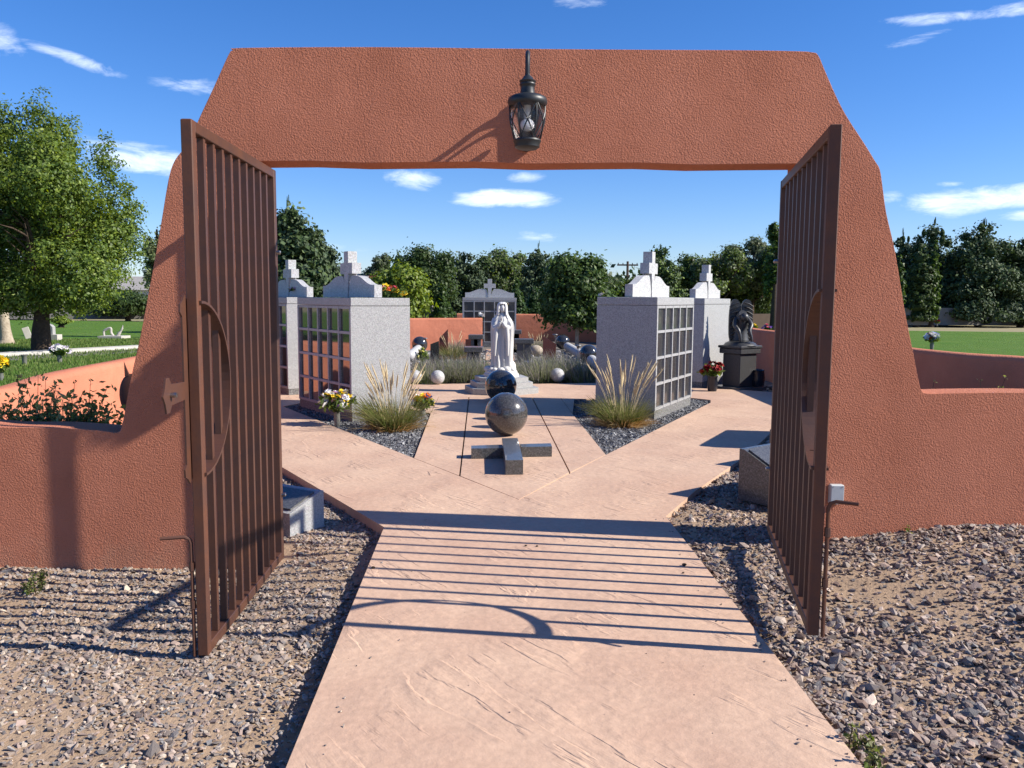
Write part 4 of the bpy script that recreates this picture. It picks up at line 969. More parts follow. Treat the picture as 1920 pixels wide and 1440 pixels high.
def at_tree(kind,label,x,yt,w_,D,cols,shape='round',zb=None,seed=1,size=None,dens=1.0,group='trees beyond the garden',tr=.15,bark='bark',gap=.13,m='leaf',name=None,lean=0):
    q=A(x,yt,D); H=q[2]+.1; r_=w_/2*D/FOC; z0=zb if zb is not None else H*.12; n=int((185 if D<44 else 125)*dens)
    size=size or max(.07,D*.0026); rr=random.Random(seed); bl=[]
    if shape=='round':
        bl=[(0,0,(H+z0)/2,r_*.7,r_*.7,(H-z0)/2*.8)]
        for k in range(13):
            a=rr.random()*6.28; zz_=rr.uniform(z0+.25*(H-z0),H*.86); q_=r_*rr.uniform(.2,.36); bl.append((math.cos(a)*r_*.68,math.sin(a)*r_*.5,zz_,q_,q_,(H-z0)*rr.uniform(.09,.17)))
        bl.append((0,0,H-.16*(H-z0),r_*.35,r_*.35,.16*(H-z0)))
    elif shape=='pine':
        K=12
        for k in range(K):
            u=k/(K-1); z=z0+(H-z0)*u*.97; R_=r_*(1-u)**.58+.05*r_
            for j in range(6 if u<.8 else 3):
                a=rr.random()*6.28; bl.append((math.cos(a)*R_*.75,math.sin(a)*R_*.6,z+rr.uniform(-.04,.05)*H,R_*.24,R_*.24,(H-z0)*.05))
            bl.append((0,0,z,R_*.35,R_*.35,(H-z0)*.06))
    elif shape=='cone':
        K=12
        for k in range(K):
            u=k/(K-1); bl.append((0,0,z0+(H-z0)*(.05+.9*u),r_*(1-u)**.8+.04,r_*(1-u)**.8+.04,(H-z0)*.07))
    elif shape=='column':
        for k in range(8):
            u=k/7; R_=r_*(1 if u<.6 else (1-u)/.4*.85+.15); bl.append((0,0,z0+(H-z0)*(.06+.88*u),R_,R_,(H-z0)*.1))
    elif shape=='wispy':
        for k in range(16):
            a=rr.random()*6.28; u=rr.random(); rr_=r_*rr.uniform(.2,.85); bl.append((math.cos(a)*rr_,math.sin(a)*rr_*.7,z0+(H-z0)*(.3+.62*u*(1-.35*rr_/r_)),r_*.22,r_*.22,(H-z0)*.09))
    needle=m=='needle'
    cs={'round':.16,'pine':.12,'cone':.06,'column':.09,'wispy':.13}[shape]*max(r_,.8)
    per=34 if shape!='cone' else 30
    t=tree(name or kind,label,(q[0],D),H,bl,int(n*(1.6 if shape in('pine',) else 1.25)),per,cs*(.7 if D>44 else 1),size,cols,tr=tr,nl=6 if shape in('round','wispy') else 0,bark=bark,seed=seed,group=group,m=m,zf=.25,spread=r_*.8,gap=gap if shape!='cone' else .04)
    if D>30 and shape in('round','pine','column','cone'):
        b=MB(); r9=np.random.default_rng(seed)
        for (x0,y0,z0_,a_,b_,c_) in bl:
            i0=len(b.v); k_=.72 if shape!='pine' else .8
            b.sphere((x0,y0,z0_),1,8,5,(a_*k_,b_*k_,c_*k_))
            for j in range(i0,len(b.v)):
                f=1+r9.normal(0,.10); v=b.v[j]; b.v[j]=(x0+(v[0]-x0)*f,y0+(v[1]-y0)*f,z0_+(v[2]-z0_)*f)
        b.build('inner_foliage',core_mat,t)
    return t
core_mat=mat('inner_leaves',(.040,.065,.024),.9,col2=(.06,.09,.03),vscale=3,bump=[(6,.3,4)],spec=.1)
T=at_tree
# just beyond the garden wall
T('pine_tree','tall dark green pine right beside the left gate above the far left columbarium',538,378,175,38,PN+DG,'pine',seed=11,dens=3.2,m='needle',size=.11)
T('pine_tree','shorter dark pine between the left columbaria and the tall pine',592,432,120,42,PN,'pine',seed=12,dens=2.4,m='needle',size=.12)
T('young_tree','bright yellow green round tree just behind the back wall on the left',752,496,104,33,YG,'round',seed=13,dens=2.4,size=.085,gap=.08)
T('conifer_shrub','pointed green conifer behind the back wall right of the bright tree',829,533,56,35,[(.055,.10,.025),(.045,.085,.022),(.07,.12,.03)],'cone',seed=14,dens=2,size=.07,zb=.1)
T('conifer_shrub','pointed conifer just right of the centre columbarium',969,524,56,37,[(.05,.095,.025),(.04,.08,.022),(.065,.11,.03)],'cone',seed=15,dens=2,size=.07,zb=.1)
T('conifer_shrub','darker pointed conifer second to the right of the centre columbarium',1001,534,48,39,[(.035,.07,.022),(.045,.085,.026)],'cone',seed=16,dens=1.8,size=.07,zb=.1)
# garden tree with pale trunk
D6=29.5; q6=A(1082,640,D6); bl=[]
for (x,y,rx,ry) in [(1080,530,45,40),(1060,505,30,25),(1100,510,35,25),(1120,560,32,40),(1045,560,30,30),(1080,585,40,25),(1110,600,30,18),(1030,590,18,14)]:
    p=A(x,y,D6); s=D6/FOC; bl.append((p[0]-q6[0],0,p[2]+.1,rx*s,rx*s,ry*s))
tree('garden_tree','glossy green tree with a pale trunk inside the garden by the back wall',(q6[0],D6),2.6,bl,420,44,.17,.075,[(.055,.10,.028),(.075,.13,.03),(.045,.08,.024),(.10,.16,.04)],tr=.075,nl=6,bark='pale_bark',seed=21,zf=.35,spread=.9)
# the belt of trees farther off
rows_=[('dark_tree','dark round juniper tree behind the bright yellow green one',790,460,130,58,DG,'round',3.2,'leaf'),
('dark_tree','grey green tree top showing left behind the juniper',722,476,80,66,PG,'round',1.4,'leaf'),
('pine_tree','broad dark pine above the pointed conifer left of centre',868,474,120,62,PN,'pine',3.4,'needle'),
('pale_tree','soft grey green tree right behind the centre cross',938,468,100,70,PG+MG,'round',2.4,'leaf'),
('pine_tree','tallest dark pine right of the statue with a narrow top',1010,458,95,60,PN,'pine',3.4,'needle'),
('pale_tree','olive green tree between the tall pine and the garden tree',1052,474,90,68,MG+PG,'round',2,'leaf'),
('spruce_tree','small pointed dark spruce above the garden tree',1118,480,62,64,PN,'pine',1.8,'needle'),
('pale_tree','thin pale tree just left of the utility pole',1152,506,70,72,PG,'wispy',2.4,'leaf'),
('pine_tree','ragged pine behind the cross of the near right columbarium',1238,460,120,56,PN+MG,'pine',2.8,'needle'),
('broad_tree','green tree right behind the near right columbarium',1290,478,90,60,MG+DG,'round',2,'leaf'),
('elm_tree','tall feathery elm with open crown over the far right columbarium',1352,442,120,58,PG+MG,'wispy',3.6,'leaf'),
('elm_tree','wide feathery elm left of the right gate',1415,436,120,60,PG,'wispy',3.8,'leaf'),
('broad_tree','low dark green tree under the elms beside the angel',1385,505,140,62,DG,'round',2.6,'leaf'),
('broad_tree','dark tree partly hidden by the right gate',1462,455,90,58,DG+MG,'round',2.2,'leaf'),
('pine_tree','dark pine at the right pier edge with a broad top',1694,430,95,66,PN,'pine',2.8,'needle'),
('pine_tree','tall dark pine with separate upswept tips on the right',1752,414,150,64,PN+DG,'pine',3.6,'needle'),
('pine_tree','broad dark pine second from the right edge',1846,414,185,62,PN+DG,'pine',4.2,'needle'),
('pine_tree','dark pine at the right edge of the view',1925,434,120,62,PN,'pine',3,'needle'),
('broad_tree','olive tree low between the right hand pines',1800,500,120,68,PG+DG,'round',2,'leaf'),
('dark_tree','dark tree low beneath the pines behind the cypresses',1712,490,110,66,DG,'round',2.4,'leaf'),
('dark_tree','dark tree closing the gap between the two right hand pines',1800,462,110,70,DG+PN,'round',2.4,'leaf'),
('dark_tree','dark tree closing the gap right of the cypresses',1775,478,120,69,DG,'round',2.2,'leaf'),
('dark_tree','dark tree behind the pines at the right edge',1895,466,130,70,DG+PN,'round',2.4,'leaf'),
('cypress_tree','tall narrow bright cypress on the right lawn edge',1754,455,26,60,[(.06,.115,.022),(.08,.14,.028)],'column',1.6,'leaf'),
('cypress_tree','tall narrow dark cypress left of the bright one',1726,458,60,60,DG,'column',2.2,'leaf'),
('cypress_tree','narrow cypress at the edge of the right pier',1688,478,24,58,[(.05,.10,.022),(.07,.12,.028)],'column',1.2,'leaf'),
('sapling','tall pale sapling between the shade tree and the left pier',292,378,46,34,[(.2,.25,.12),(.25,.29,.15)],'wispy',.8,'leaf'),
('broad_tree','leafy branch tree top just left of the right gate',1458,392,40,46,MG+DG,'wispy',1.6,'leaf'),
('dark_tree','dark hedge tree far behind the left lawn at the frame edge',20,545,190,62,DG,'round',2.8,'leaf'),
('dark_tree','dark tree far behind the memorial bench on the left lawn',238,548,130,60,DG,'round',2.4,'leaf'),
('broad_tree','grey green tree behind the shade tree trunk',130,556,110,66,PG+DG,'round',2.2,'leaf'),
('broad_tree','small yellow green bush tree right of the shade tree trunk',114,598,26,44,YG,'round',.8,'leaf'),
('dark_tree','dark tree beyond the left pier by the tall pine',440,470,150,56,DG,'round',2.4,'leaf'),
('dark_tree','dark filler tree beyond the back wall between the columbaria',660,522,110,58,DG+PN,'round',2.4,'leaf'),
('dark_tree','low dark tree right of the near right columbarium back',1190,520,110,60,DG+MG,'round',2.2,'leaf')]
for i,(k,lab,x,yt,w_,D,cols,sh,dn,m_) in enumerate(rows_):
    T(k,lab,x,yt,w_,D,cols,sh,seed=40+i,dens=dn,m=m_,size=D*.0018,zb=(.3 if sh in('pine','column') else None),tr=.2)
# continuous far wood closing the gaps low down
r=np.random.default_rng(77); segs=[(-62,60),(-30,75),(5,80),(40,76),(75,70)]
P=[]
for k in range(900):
    x=r.uniform(-75,85); y=82+r.normal(0,2)-(abs(x)*.12); h=2.3+1.3*math.sin(x*.21)+.7*math.sin(x*.53+1)+r.normal(0,.3)
    z=r.uniform(0,1)**.7*h; P.append(np.array([x,y,z])+r.normal(0,1,(46,3))*np.array([.9,.6,.5]))
P=np.concatenate(P); o=leaf_cloud('far_woods',P,.28,DG+PN,None,'leaf',seed=9); tag(o,'far belt of dark trees closing the horizon',kind='stuff')

# far walls and houses
def farwall(a_,b_,h,label,m='plaster_grey',name='boundary_wall'):
    a_=Vector(a_);b_=Vector(b_); d=b_-a_; o=MB().box((0,0,h/2-.1),(d.length,.2,h)).build(name,m); o.location=((a_.x+b_.x)/2,(a_.y+b_.y)/2,0); o.rotation_euler=(0,0,math.atan2(d.y,d.x)); tag(o,label,'wall'); return o
farwall((A(1640,570,59)[0],59),(A(2100,570,64)[0],64),1.25,'long dark grey boundary wall under the right hand pines')
farwall((A(-100,590,58)[0],58),(A(330,590,62)[0],62),1.1,'low grey boundary wall far behind the left lawn')
farwall((A(1380,580,46)[0],46),(A(1500,580,48)[0],48),.95,'low brown boundary wall seen between the angel and the right gate','wood_pole')
hx=A(692,540,62)
hs_=thing('brick_chimney_house','house with a red brick chimney hidden behind the trees left of centre','house',(hx[0],62,-.1))
MB().box((0,4,1.3),(9,8,2.6)).build('wall','plaster_grey',hs_)
rf=MB().add([(-5,-.5,2.6),(5,-.5,2.6),(5,8.5,2.6),(-5,8.5,2.6),(-5,4,3.6),(5,4,3.6)],[(0,1,5,4),(2,3,4,5),(0,4,3),(1,2,5)]).build('roof','roof',hs_)
zc_=A(692,515,62)[2]+.1
c_=MB().box((0,2.0,(zc_+2.6)/2),(.62,.6,zc_-2.6)).build('chimney','brick_red',rf)
MB().box((0,2.0,zc_+.02),(.7,.68,.1)).build('chimney_cap','brick_red',c_) if False else None
def house(x,D,w_,h,label,yoff=0):
    q=A(x,560,D); t=thing('house',label,'house',(q[0],D,-.1))
    MB().box((0,3,h/2),(w_,6,h)).build('wall','white_stone',t)
    MB().add([(-w_/2-.4,-.4,h),(w_/2+.4,-.4,h),(w_/2+.4,6.4,h),(-w_/2-.4,6.4,h),(-w_/2-.4,3,h+1.2),(w_/2+.4,3,h+1.2)],[(0,1,5,4),(2,3,4,5),(0,4,3),(1,2,5)]).build('roof','roof',t)
    for k in (-1,1):
        MB().box((k*w_/4,-.02,h*.55),(w_*.16,.08,h*.35)).build('window','vase_dark',t)
house(1412,88,7,2.4,'pale house with grey roof seen dimly through the elms left of the right gate')
house(205,70,8,2.2,'pale house glimpsed under the shade tree branches')
# utility pole
q=A(1177,490,80); up=thing('utility_pole','wooden utility pole with one crossarm far behind the right columbarium','pole',(q[0],80,-.1))
MB().tube([(0,0,0),(0,0,q[2]+.1)],[.16,.11],8).build('pole','wood_pole',up)
MB().box((0,0,q[2]-.25),(2.0,.12,.14)).build('crossarm','wood_pole',up)
for k in(-.9,-.45,.45,.9): MB().lathe([(.0005,0),(.04,0),(.05,.08),(.03,.14),(.0005,.14)],8,c=(k,0,q[2]-.18)).build('insulator','vase_dark',up)

# ---------------------------------------------------------------- things on the left lawn
q=G(12,640); t=thing('tree_trunk','pale flared trunk of a tree at the far left of the lawn','tree',(q[0],q[1],-.1))
zt_=A(12,560,q[1])[2]
MB().tube(smooth_path([(0,0,0),(0,0,.25),(-.05,0,.9),(-.1,0,zt_+1.8)],4),list(np.interp(np.linspace(0,3,13),range(4),[.30,.2,.17,.15])),14).build('trunk','pale_bark',t,smooth=True)
P,O=crown_pts([(-.5,0,zt_+3.2,3.0,2.5,1.7),(1.5,0,zt_+2.6,1.8,2,1.0)],160,40,.3,3); leaf_cloud('crown',P,.13,DG+MG,O,'leaf',t,3)
q=G(96,634); t=thing('headstone','rounded grey headstone with a white base beside the big tree trunk','headstone',(q[0],q[1],-.09)); s=q[1]/FOC
MB().box((0,0,.12),(32*s,.35,.22)).build('base','pale_stone',t)
MB().prism([(-10*s,0),(10*s,0),(10*s,14*s),(6*s,18*s),(0,20*s),(-6*s,18*s),(-10*s,14*s)],-.1,.1,Matrix.Translation((-4*s,0,.23))@Matrix.Rotation(PI/2,4,'X')).build('stone','granite_grey',t)
q=G(55,631); t=thing('marker_sign','small leaning white marker on the left lawn','sign',(q[0],q[1],-.09),.4)
MB().box((0,0,.24),(.24,.06,.45),Matrix.Rotation(-.3,4,'Y'),bev=.01).build('board','pale_stone',t)
q=G(212,630); s=q[1]/FOC; t=thing('memorial_bench','pale curved stone memorial bench on the left lawn','bench',(q[0],q[1],-.09))
MB().box((2*s,0,.05),(44*s,.8,.1)).build('base','pale_stone',t)
MB().tube(smooth_path([(-16*s,0,.08),(-17*s,0,10*s),(-15*s,0,15*s),(-4*s,0,19*s),(-3*s,0,10*s),(3*s,0,3*s),(7*s,0,.1)],4),2.2*s,8).build('left_figure','pale_stone',t,smooth=True)
MB().tube(smooth_path([(7*s,0,.05),(11*s,0,8*s),(17*s,0,17*s),(19*s,0,24*s)],4),[3*s]*6+[2*s]*4+[1*s]*3,8).build('leaning_figure','pale_stone',t,smooth=True)
q=G(46,677); t=thing('flower_vase','small empty dark grave vase on the left lawn','vase',(q[0],q[1],-.09)); MB().lathe([(.0005,0),(.05,0),(.06,.2),(.09,.24),(.08,.25),(.0005,.22)],12).build('cup','vase',t,smooth=True)

# ---------------------------------------------------------------- flowers
def blossom_mesh(r_,seed=0,layers=3):
    rr=random.Random(seed); b=MB()
    for l in range(layers):
        n=6-l; rad=r_*(1-.28*l); up=r_*(.12+.28*l)
        for k in range(n):
            a=2*PI*k/n+l*.5+rr.uniform(-.15,.15); c,s_=math.cos(a),math.sin(a); w2=rad*.42
            b.add([(0,0,r_*.05*l),(c*rad*.55-s_*w2,s_*rad*.55+c*w2,up*.6),(c*rad,s_*rad,up*rr.uniform(.6,1.1)),(c*rad*.55+s_*w2,s_*rad*.55-c*w2,up*.6)],[(0,1,2),(0,2,3)])
    b.sphere((0,0,r_*.22),r_*.22,6,4); return b
def bouquet(label,loc,h,w_,cols,n,r_,seed,vase='vase',vh=.12,vr=.05,leafcols=MG,spread=1.0,name='bouquet',cat='flowers',group=None,lift=0):
    t=thing(name,label,cat,(loc[0],loc[1],loc[2] if len(loc)>2 else 0),0,group); rr=random.Random(seed)
    if vase: MB().lathe([(.0005,0),(vr*.7,0),(vr,vh*.5),(vr*.85,vh*.9),(vr,vh),(vr*.9,vh),(.0005,vh*.9)],14).build('vase',vase,t,smooth=True)
    st_b=MB(); P=[]; cache={}
    for k in range(n):
        a=rr.random()*6.28; u=math.sqrt(rr.random()); x=math.cos(a)*u*w_/2; y=math.sin(a)*u*w_/2*.8; z=h-u*u*h*.28*spread-rr.random()*h*.18
        st_b.tube([(0,0,vh*.7 if vase else 0),(x*.5,y*.5,(vh+z)/2),(x,y,z)],.0035,4)
        key=k%len(cols)
        if key not in cache:
            o=blossom_mesh(r_,seed+key).build('blossom',None,t); cm=flowermat(cols[key]); o.data.materials.append(cm); cache[key]=o.data
        else: o=link('blossom',cache[key],None,t)
        o.location=(x,y,z); o.rotation_euler=(rr.uniform(-.2,1.0)*(1 if y<0 else .3)+.3,x/w_*1.5,rr.random()*6.28); s_=rr.uniform(.8,1.2); o.scale=(s_,)*3
        P+= [(x*f+rr.gauss(0,w_*.09),y*f+rr.gauss(0,w_*.09),vh+(z-vh)*f*rr.uniform(.6,.95)) for f in (.4,.7,.9,1.0) for _ in range(3)]
    st_b.build('stems','stem',t)
    o=leaf_cloud('leaves',np.array(P),r_*.7,leafcols,None,'leaf',t,seed,aspect=.45); return t
fm={}
mat('stem',(.06,.11,.03),.7)
def flowermat(c):
    if c not in fm:
        fm[c]=mat('petal_'+str(len(fm)),c,.6,spec=.3)
    return fm[c]
WH,YE,PU,OR,PK,RD,BL,LV=(.80,.78,.76),(.80,.58,.03),(.45,.25,.62),(.78,.20,.03),(.78,.22,.30),(.28,.012,.015),(.05,.20,.50),(.62,.42,.70)
q=G(640,797); bouquet('white and yellow artificial bouquet in front of the near left columbarium',(q[0]-.05,q[1],-.03),.50,.46,[WH,YE,WH,YE,LV],44,.055,3,vh=.2,vr=.045)
q=G(792,778); bouquet('yellow and white bouquet low behind the left grass clump',(q[0],q[1],-.03),.33,.26,[YE,YE,WH,OR,BL],20,.06,4,vh=.1,vr=.05)
q=G(801,693); bouquet('pale yellow bouquet beside the upright headstone at the back left',(q[0]-.02,17.8,-.06),.62,.22,[(.75,.72,.25),(.7,.75,.3)],16,.055,5,vh=.3,vr=.07)
zt1=1.60
q=A(732,556,12.0); bouquet('orange and pink flowers on top of the near left columbarium',(q[0],11.75,zt1),.17,.26,[OR,PK,OR,YE],12,.055,6,vase=None)
q=A(757,558,11.9); bouquet('yellow flowers on top of the near left columbarium near its right edge',(q[0],11.8,zt1),.08,.16,[YE],6,.05,7,vase=None)
q=A(562,555,14.3); bouquet('lilac and white flowers on top of the far left columbarium',(q[0],14.35,zt1),.22,.36,[LV,LV,WH],16,.065,8,vase=None)
q=A(1129,553,11.8); bouquet('single white rose on the left edge of the near right columbarium',(q[0]-.01,11.75,zr-.005),.05,.05,[WH],2,.045,9,vase=None)
q=A(1330,690,14.6); bouquet('dark red roses in a dark vase between the far right columbarium and the angel',(q[0]+.05,14.55,-.03),.58,.42,[RD,RD,(.2,.01,.015)],18,.075,10,vase='vase_dark',vh=.3,vr=.1)
q=A(902,600,28.0); bouquet('white flowers fixed to the front of the centre columbarium',(q[0],28.3,.75),.36,.14,[WH],6,.09,11,vase=None)
q=A(948,570,28.0); bouquet('red and white flower pinned high on the centre columbarium doors',(q[0],28.32,1.30),.16,.14,[RD,WH],4,.08,12,vase=None)
q=G(112,674); bouquet('white and lavender grave bouquet on the left lawn by the road',(q[0],q[1],-.09),.46,.40,[WH,WH,(.55,.5,.65)],30,.10,13,vh=.2,vr=.06)
q=G(2,705); bouquet('yellow grave flowers at the left edge of the lawn',(q[0],q[1],-.09),.46,.25,[YE],12,.1,14,vh=.15)
q=G(1747,652); bouquet('white red and blue grave bouquet on the right lawn',(q[0],q[1],-.09),.62,.45,[WH,WH,WH,RD,WH,(.25,.3,.6)],44,.12,15,vh=.32,vr=.07)
q=G(1757,609); bouquet('small dark and red flower vase farther back on the right lawn',(q[0],q[1],-.09),.42,.4,[RD,(.04,.04,.04)],6,.12,16,vh=.2)
q=G(1438,625); bouquet('purple and pink grave flowers right of the angel',(q[0],q[1],-.09),.5,.45,[PU,PK],12,.12,17,vh=.2)
q=G(1414,623); bouquet('yellow grave flowers right of the angel',(q[0],q[1],-.09),.52,.28,[YE],8,.10,18,vh=.2)

# ---------------------------------------------------------------- ornamental grass clumps, lavender, wall plants
def strips(name,P0,dirs,lens,wid,droop,cols,parent,m='blade',seg=4,seed=1,kind=None,tipcol=None):
    r=np.random.default_rng(seed); n=len(P0); T_=np.linspace(0,1,seg+1)
    d=dirs/np.linalg.norm(dirs,axis=1)[:,None]; h=d.copy(); h[:,2]=0; h/=np.linalg.norm(h,axis=1)[:,None]+1e-6
    side=np.cross(d,np.array([0,0,1.])); side/=np.linalg.norm(side,axis=1)[:,None]+1e-6
    tw=r.uniform(0,PI,(n,1)); side=side*np.cos(tw)+np.cross(side,d)*np.sin(tw)
    V=[]
    for t in T_:
        c=P0+d*(lens*t)[:,None]+h*(lens*droop*t*t)[:,None]-np.array([0,0,1.])*(lens*droop*.8*t**2.4)[:,None]
        w2=(wid*(1-t**1.6)*.5+.0004)[:,None]; V+= [c-side*w2,c+side*w2]
    V=np.stack(V,1); idx=np.arange(n)[:,None]*(2*(seg+1)); F=[]
    for k in range(seg): F.append(np.concatenate([idx+2*k,idx+2*k+1,idx+2*k+3,idx+2*k+2],1))
    F=np.concatenate(F); c=np.array(cols)[r.integers(0,len(cols),n)]*r.uniform(.75,1.25,(n,1)); tint=np.repeat(c[:,None,:],2*(seg+1),1)
    if tipcol is not None:
        f=(np.repeat(T_,2)**1.5)[None,:,None]; tint=tint*(1-f*.6)+np.array(tipcol)*f*.6
    o=link(name,npmesh(name,V.reshape(-1,3),F,tint.reshape(-1,3)),m,parent)
    if kind:o['kind']=kind
    return o
def clump(loc,R_,H,label,seed,np_=34,ph=1.0,spread=.5,dry=.25):
    t=thing('ornamental_grass',label,'grass clump',loc,0,'ornamental grass clumps'); r=np.random.default_rng(seed)
    n=1000; a=r.uniform(0,2*PI,n); u=np.sqrt(r.random(n))*R_*.42; P0=np.stack([np.cos(a)*u,np.sin(a)*u,0*a-.02],1)
    a2=a+r.normal(0,.5,n); sp=r.uniform(0,1.25,n)**.8*spread*1.15+u/R_*.35; D_=np.stack([np.cos(a2)*sp,np.sin(a2)*sp,np.ones(n)],1)
    strips('blades',P0,D_,H*r.uniform(.55,1.1,n),np.full(n,.0085),r.uniform(.05,.45,n),[(.13,.18,.035),(.17,.22,.045),(.10,.14,.028),(.22,.23,.07),(.30,.26,.12)],t,seed=seed,kind='stuff',tipcol=(.30,.29,.12))
    n=int(900*dry*2); a=r.uniform(0,2*PI,n); u=np.sqrt(r.random(n))*R_*.5; P0=np.stack([np.cos(a)*u,np.sin(a)*u,0*a-.02],1); sp=r.uniform(.3,1.4,n)
    D_=np.stack([np.cos(a)*sp,np.sin(a)*sp,np.ones(n)],1)
    strips('dry_thatch',P0,D_,H*r.uniform(.25,.6,n),np.full(n,.006),r.uniform(.2,.6,n),[(.40,.26,.10),(.46,.32,.14),(.30,.18,.07),(.5,.4,.22)],t,seed=seed+1,kind='stuff')
    # flowering stalks with feathery tan heads
    for k in range(np_):
        a=r.uniform(0,2*PI); sp=r.uniform(.0,.42); L_=H*ph*r.uniform(1.0,1.75); p0=Vector((math.cos(a)*R_*.2,math.sin(a)*R_*.2,0)); d=Vector((math.cos(a)*sp,math.sin(a)*sp,1)).normalized()
        pts=[p0+d*L_*s_+Vector((math.cos(a),math.sin(a),-.6))*L_*.10*s_**3 for s_ in (0,.25,.5,.75,1)]
        b=MB(); b.tube(pts,[.0022,.002,.0018,.0015,.001],4)
        hd=[pts[3]+(pts[4]-pts[3])*s_ for s_ in (-.1,.1,.35,.6,.85,1.05)]
        b.tube(hd,[.002,.0075,.010,.009,.006,.001],6)
        for q_ in range(16):
            s_=r.uniform(-.05,1); c=pts[3]+(pts[4]-pts[3])*s_; a3=r.uniform(0,6.28); o_=Vector((math.cos(a3)*.4,math.sin(a3)*.4,1)).normalized()*.045
            sd=Vector((-math.sin(a3),math.cos(a3),0))*.0022; b.add([c-sd,c+sd,c+o_],[(0,1,2)])
        b.build('seed_stalk','plume',t)
    return t
mat('plume',(.62,.50,.30),.85,var=.25,vscale=20,spec=.1)
q=G(737,802); clump((q[0],q[1],-.03),.46,.58,'green grass clump with pale plumes in front of the near left columbarium',31,52,.92,.62,.22)
q=G(1166,795); clump((q[0],q[1],-.03),.44,.52,'grass clump with tan plumes and dry thatch in front of the near right columbarium',33,36,1.12,.5,.55)
q=G(845,640); clump((A(846,640,22)[0],22.5,-.06),.5,.55,'wispy grass clump between the headstones and the centre columbarium',35,16,.9,.6,.3)
q=G(1035,640); clump((A(1010,640,26)[0],26,-.06),.5,.45,'wispy grass clump right of the centre columbarium',36,14,.9,.6,.3)
def lavender(loc,R_,H,label,seed,cols=None):
    t=thing('lavender_shrub',label,'shrub',loc,0,'grey green lavender shrubs round the statue'); r=np.random.default_rng(seed); n=1150
    a=r.uniform(0,2*PI,n); u=np.sqrt(r.random(n)); P0=np.stack([np.cos(a)*u*R_*.75,np.sin(a)*u*R_*.75,r.uniform(0,.45,n)*H*(1-u*u*.6)],1)
    D_=np.stack([np.cos(a)*u*.9+r.normal(0,.25,n),np.sin(a)*u*.9+r.normal(0,.25,n),np.ones(n)*.9],1)
    strips('foliage',P0,D_,H*r.uniform(.3,.95,n),np.full(n,.011),r.uniform(0,.15,n),cols or [(.19,.25,.08),(.26,.29,.12),(.14,.19,.06),(.30,.30,.19),(.28,.25,.25)],t,seg=2,seed=seed,kind='stuff',tipcol=(.34,.30,.30))
    return t
lv=[(800,15.9,.5,.5,'leftmost lavender shrub beside the yellow flowers'),(838,16.3,.5,.55,'second lavender shrub from the left behind the white spheres'),(872,16.4,.5,.55,'third lavender shrub from the left'),(905,16.6,.45,.5,'lavender shrub just left of the white statue'),(985,16.5,.4,.42,'lavender shrub just right of the white statue'),(1018,16.3,.55,.62,'tall lavender shrub behind the sunlit white sphere'),(1052,16.6,.55,.6,'lavender shrub behind and between the two right white spheres'),(1092,16.4,.5,.5,'dark lavender shrub beside the near right columbarium')]
for i,(x,D,R_,H,lab) in enumerate(lv): lavender((A(x,640,D)[0],D,-.06),R_,H,lab,60+i)
for i,(x,D,R_,H,lab) in enumerate([(862,24,.6,.45,'dry pale shrub by the left foot of the centre columbarium'),(1000,25.5,.6,.4,'dry pale shrub behind the right bench')]): lavender((A(x,640,D)[0],D,-.06),R_,H,lab,80+i,[(.28,.27,.16),(.22,.22,.12),(.33,.30,.2)])
# leafy shrub rising behind the low left wall
def shrub(loc,label,n,H,W_,seed,cols,leaf=.028,group=None,th=.02):
    t=thing('leafy_shrub',label,'shrub',loc,0,group); rr=random.Random(seed); b=MB(); P=[]
    for k in range(n):
        x=rr.uniform(-W_/2,W_/2); y=rr.uniform(-.15,.15); h=H*(rr.random()**4*.28+.74) if n>20 else H*(rr.random()**1.6*.75+.3); lx_=rr.uniform(-.25,.25)*h; ly_=rr.uniform(-.2,.2)*h
        pts=smooth_path([(x,y,0),(x+lx_*.35,y+ly_*.3,h*.5),(x+lx_,y+ly_,h)],5); b.tube(pts,[.004]*5+[.0025]*4+[.0015]*(len(pts)-9),4)
        for p in pts[2:]:
            for q_ in range(4): P.append((p.x+rr.gauss(0,th),p.y+rr.gauss(0,th),p.z+rr.gauss(0,th*.9)))
    b.build('stems','bark',t); leaf_cloud('leaves',np.array(P),leaf,cols,None,'leaf',t,seed,aspect=.5); return t
LS=[(.24,.28,.08),(.32,.33,.13),(.17,.21,.06),(.17,.18,.06),(.13,.15,.05)]
for i,(x,H,n) in enumerate([(20,.98,85),(105,1.06,95),(180,.98,85)]):
    q=A(x,800,5.75); shrub((q[0],5.75,-.02),['leafy shrub behind the low left wall at the frame edge','leafy shrub with the tallest sprigs behind the low left wall','leafy shrub behind the low left wall next to the gateway pier'][i],n,H,.55,90+i,LS,.021,th=.018)
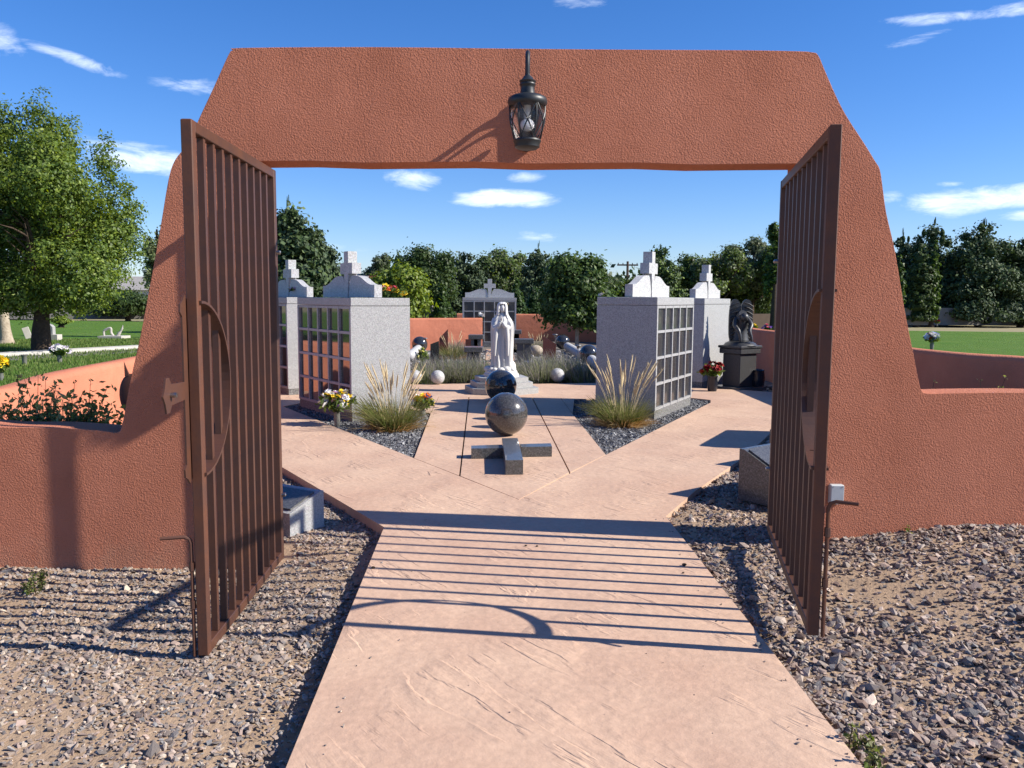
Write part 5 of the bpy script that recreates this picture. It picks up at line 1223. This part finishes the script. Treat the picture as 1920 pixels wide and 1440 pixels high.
for i,(x,H,n,lab) in enumerate([(1745,1.06,5,'sparse weed behind the low right wall beside the pier'),(1805,1.10,6,'small white flowered weed behind the low right wall'),(1840,1.10,5,'leafy weed stalk in the middle behind the low right wall'),(1880,1.20,2,'single tall dry stalk behind the low right wall'),(1918,1.10,4,'weed behind the low right wall at the frame edge')]):
    q=A(x,735,6.1); shrub((q[0],6.1,-.05),lab,n,H,.16,100+i,LS,.012,group='weeds behind the right wall',th=.01)
# weeds at the wall foot
for (x,y,lab) in [(45,1072,'small weed at the foot of the left wall'),(1655,990,'dry weed leaning on the foot of the right wall'),(1640,1425,'tiny green weed by the path edge at the bottom right')]:
    q=G(x,y,0); shrub((q[0],min(q[1],wy(q[0])-.05),float(gz(q[0],q[1]))),lab,7,.12,.1,110+x,[(.12,.17,.04),(.2,.2,.08)],.012,th=.01)
# metal cactus ornament peeping from behind the left pier
q=A(236,745,6.6); t=thing('metal_cactus','rust brown flat pad cactus ornament behind the left pier','ornament',(q[0]+.05,6.6,0))
zc=A(236,740,6.6)[2]
MB().tube([(0,0,-.05),(0,0,zc-.1)],.02,8).build('stake','steel_rust',t)
MB().sphere((0,0,zc),.17,24,14,(.6,.10,1.0)).build('pad','steel_rust',t,smooth=True)
for k,(dx,tl_) in enumerate([(-.03,-.2),(.04,.05),(.10,.3)]):
    MB().add([(dx-.018,-.01,zc+.15),(dx+.018,-.01,zc+.15),(dx+.018,.01,zc+.15),(dx-.018,.01,zc+.15),(dx+tl_*.12,0,zc+.27)],[(0,1,4),(1,2,4),(2,3,4),(3,0,4),(3,2,1,0)]).build('spike','steel_rust',t)
# small fallen stones lying on the path
for i,(x,y,r_) in enumerate([(1283,1061,.012),(986,1024,.007),(1007,1025,.007),(700,1066,.01),(1281,1075,.006)]):
    q=G(x,y); o=MB().sphere((0,0,r_*.7),r_,7,5,(1.3,1,.7)).build('pebble_stone','bark'); o.location=(q[0],q[1],0); tag(o,['largest brown pebble lying on the right side of the path among the bar shadows','tiny dark pebble on the path below the arch shadow, left of a pair','tiny dark pebble on the path below the arch shadow, right of a pair','brown pebble near the left path edge','tiny pebble just below the largest one on the path'][i],'pebble')
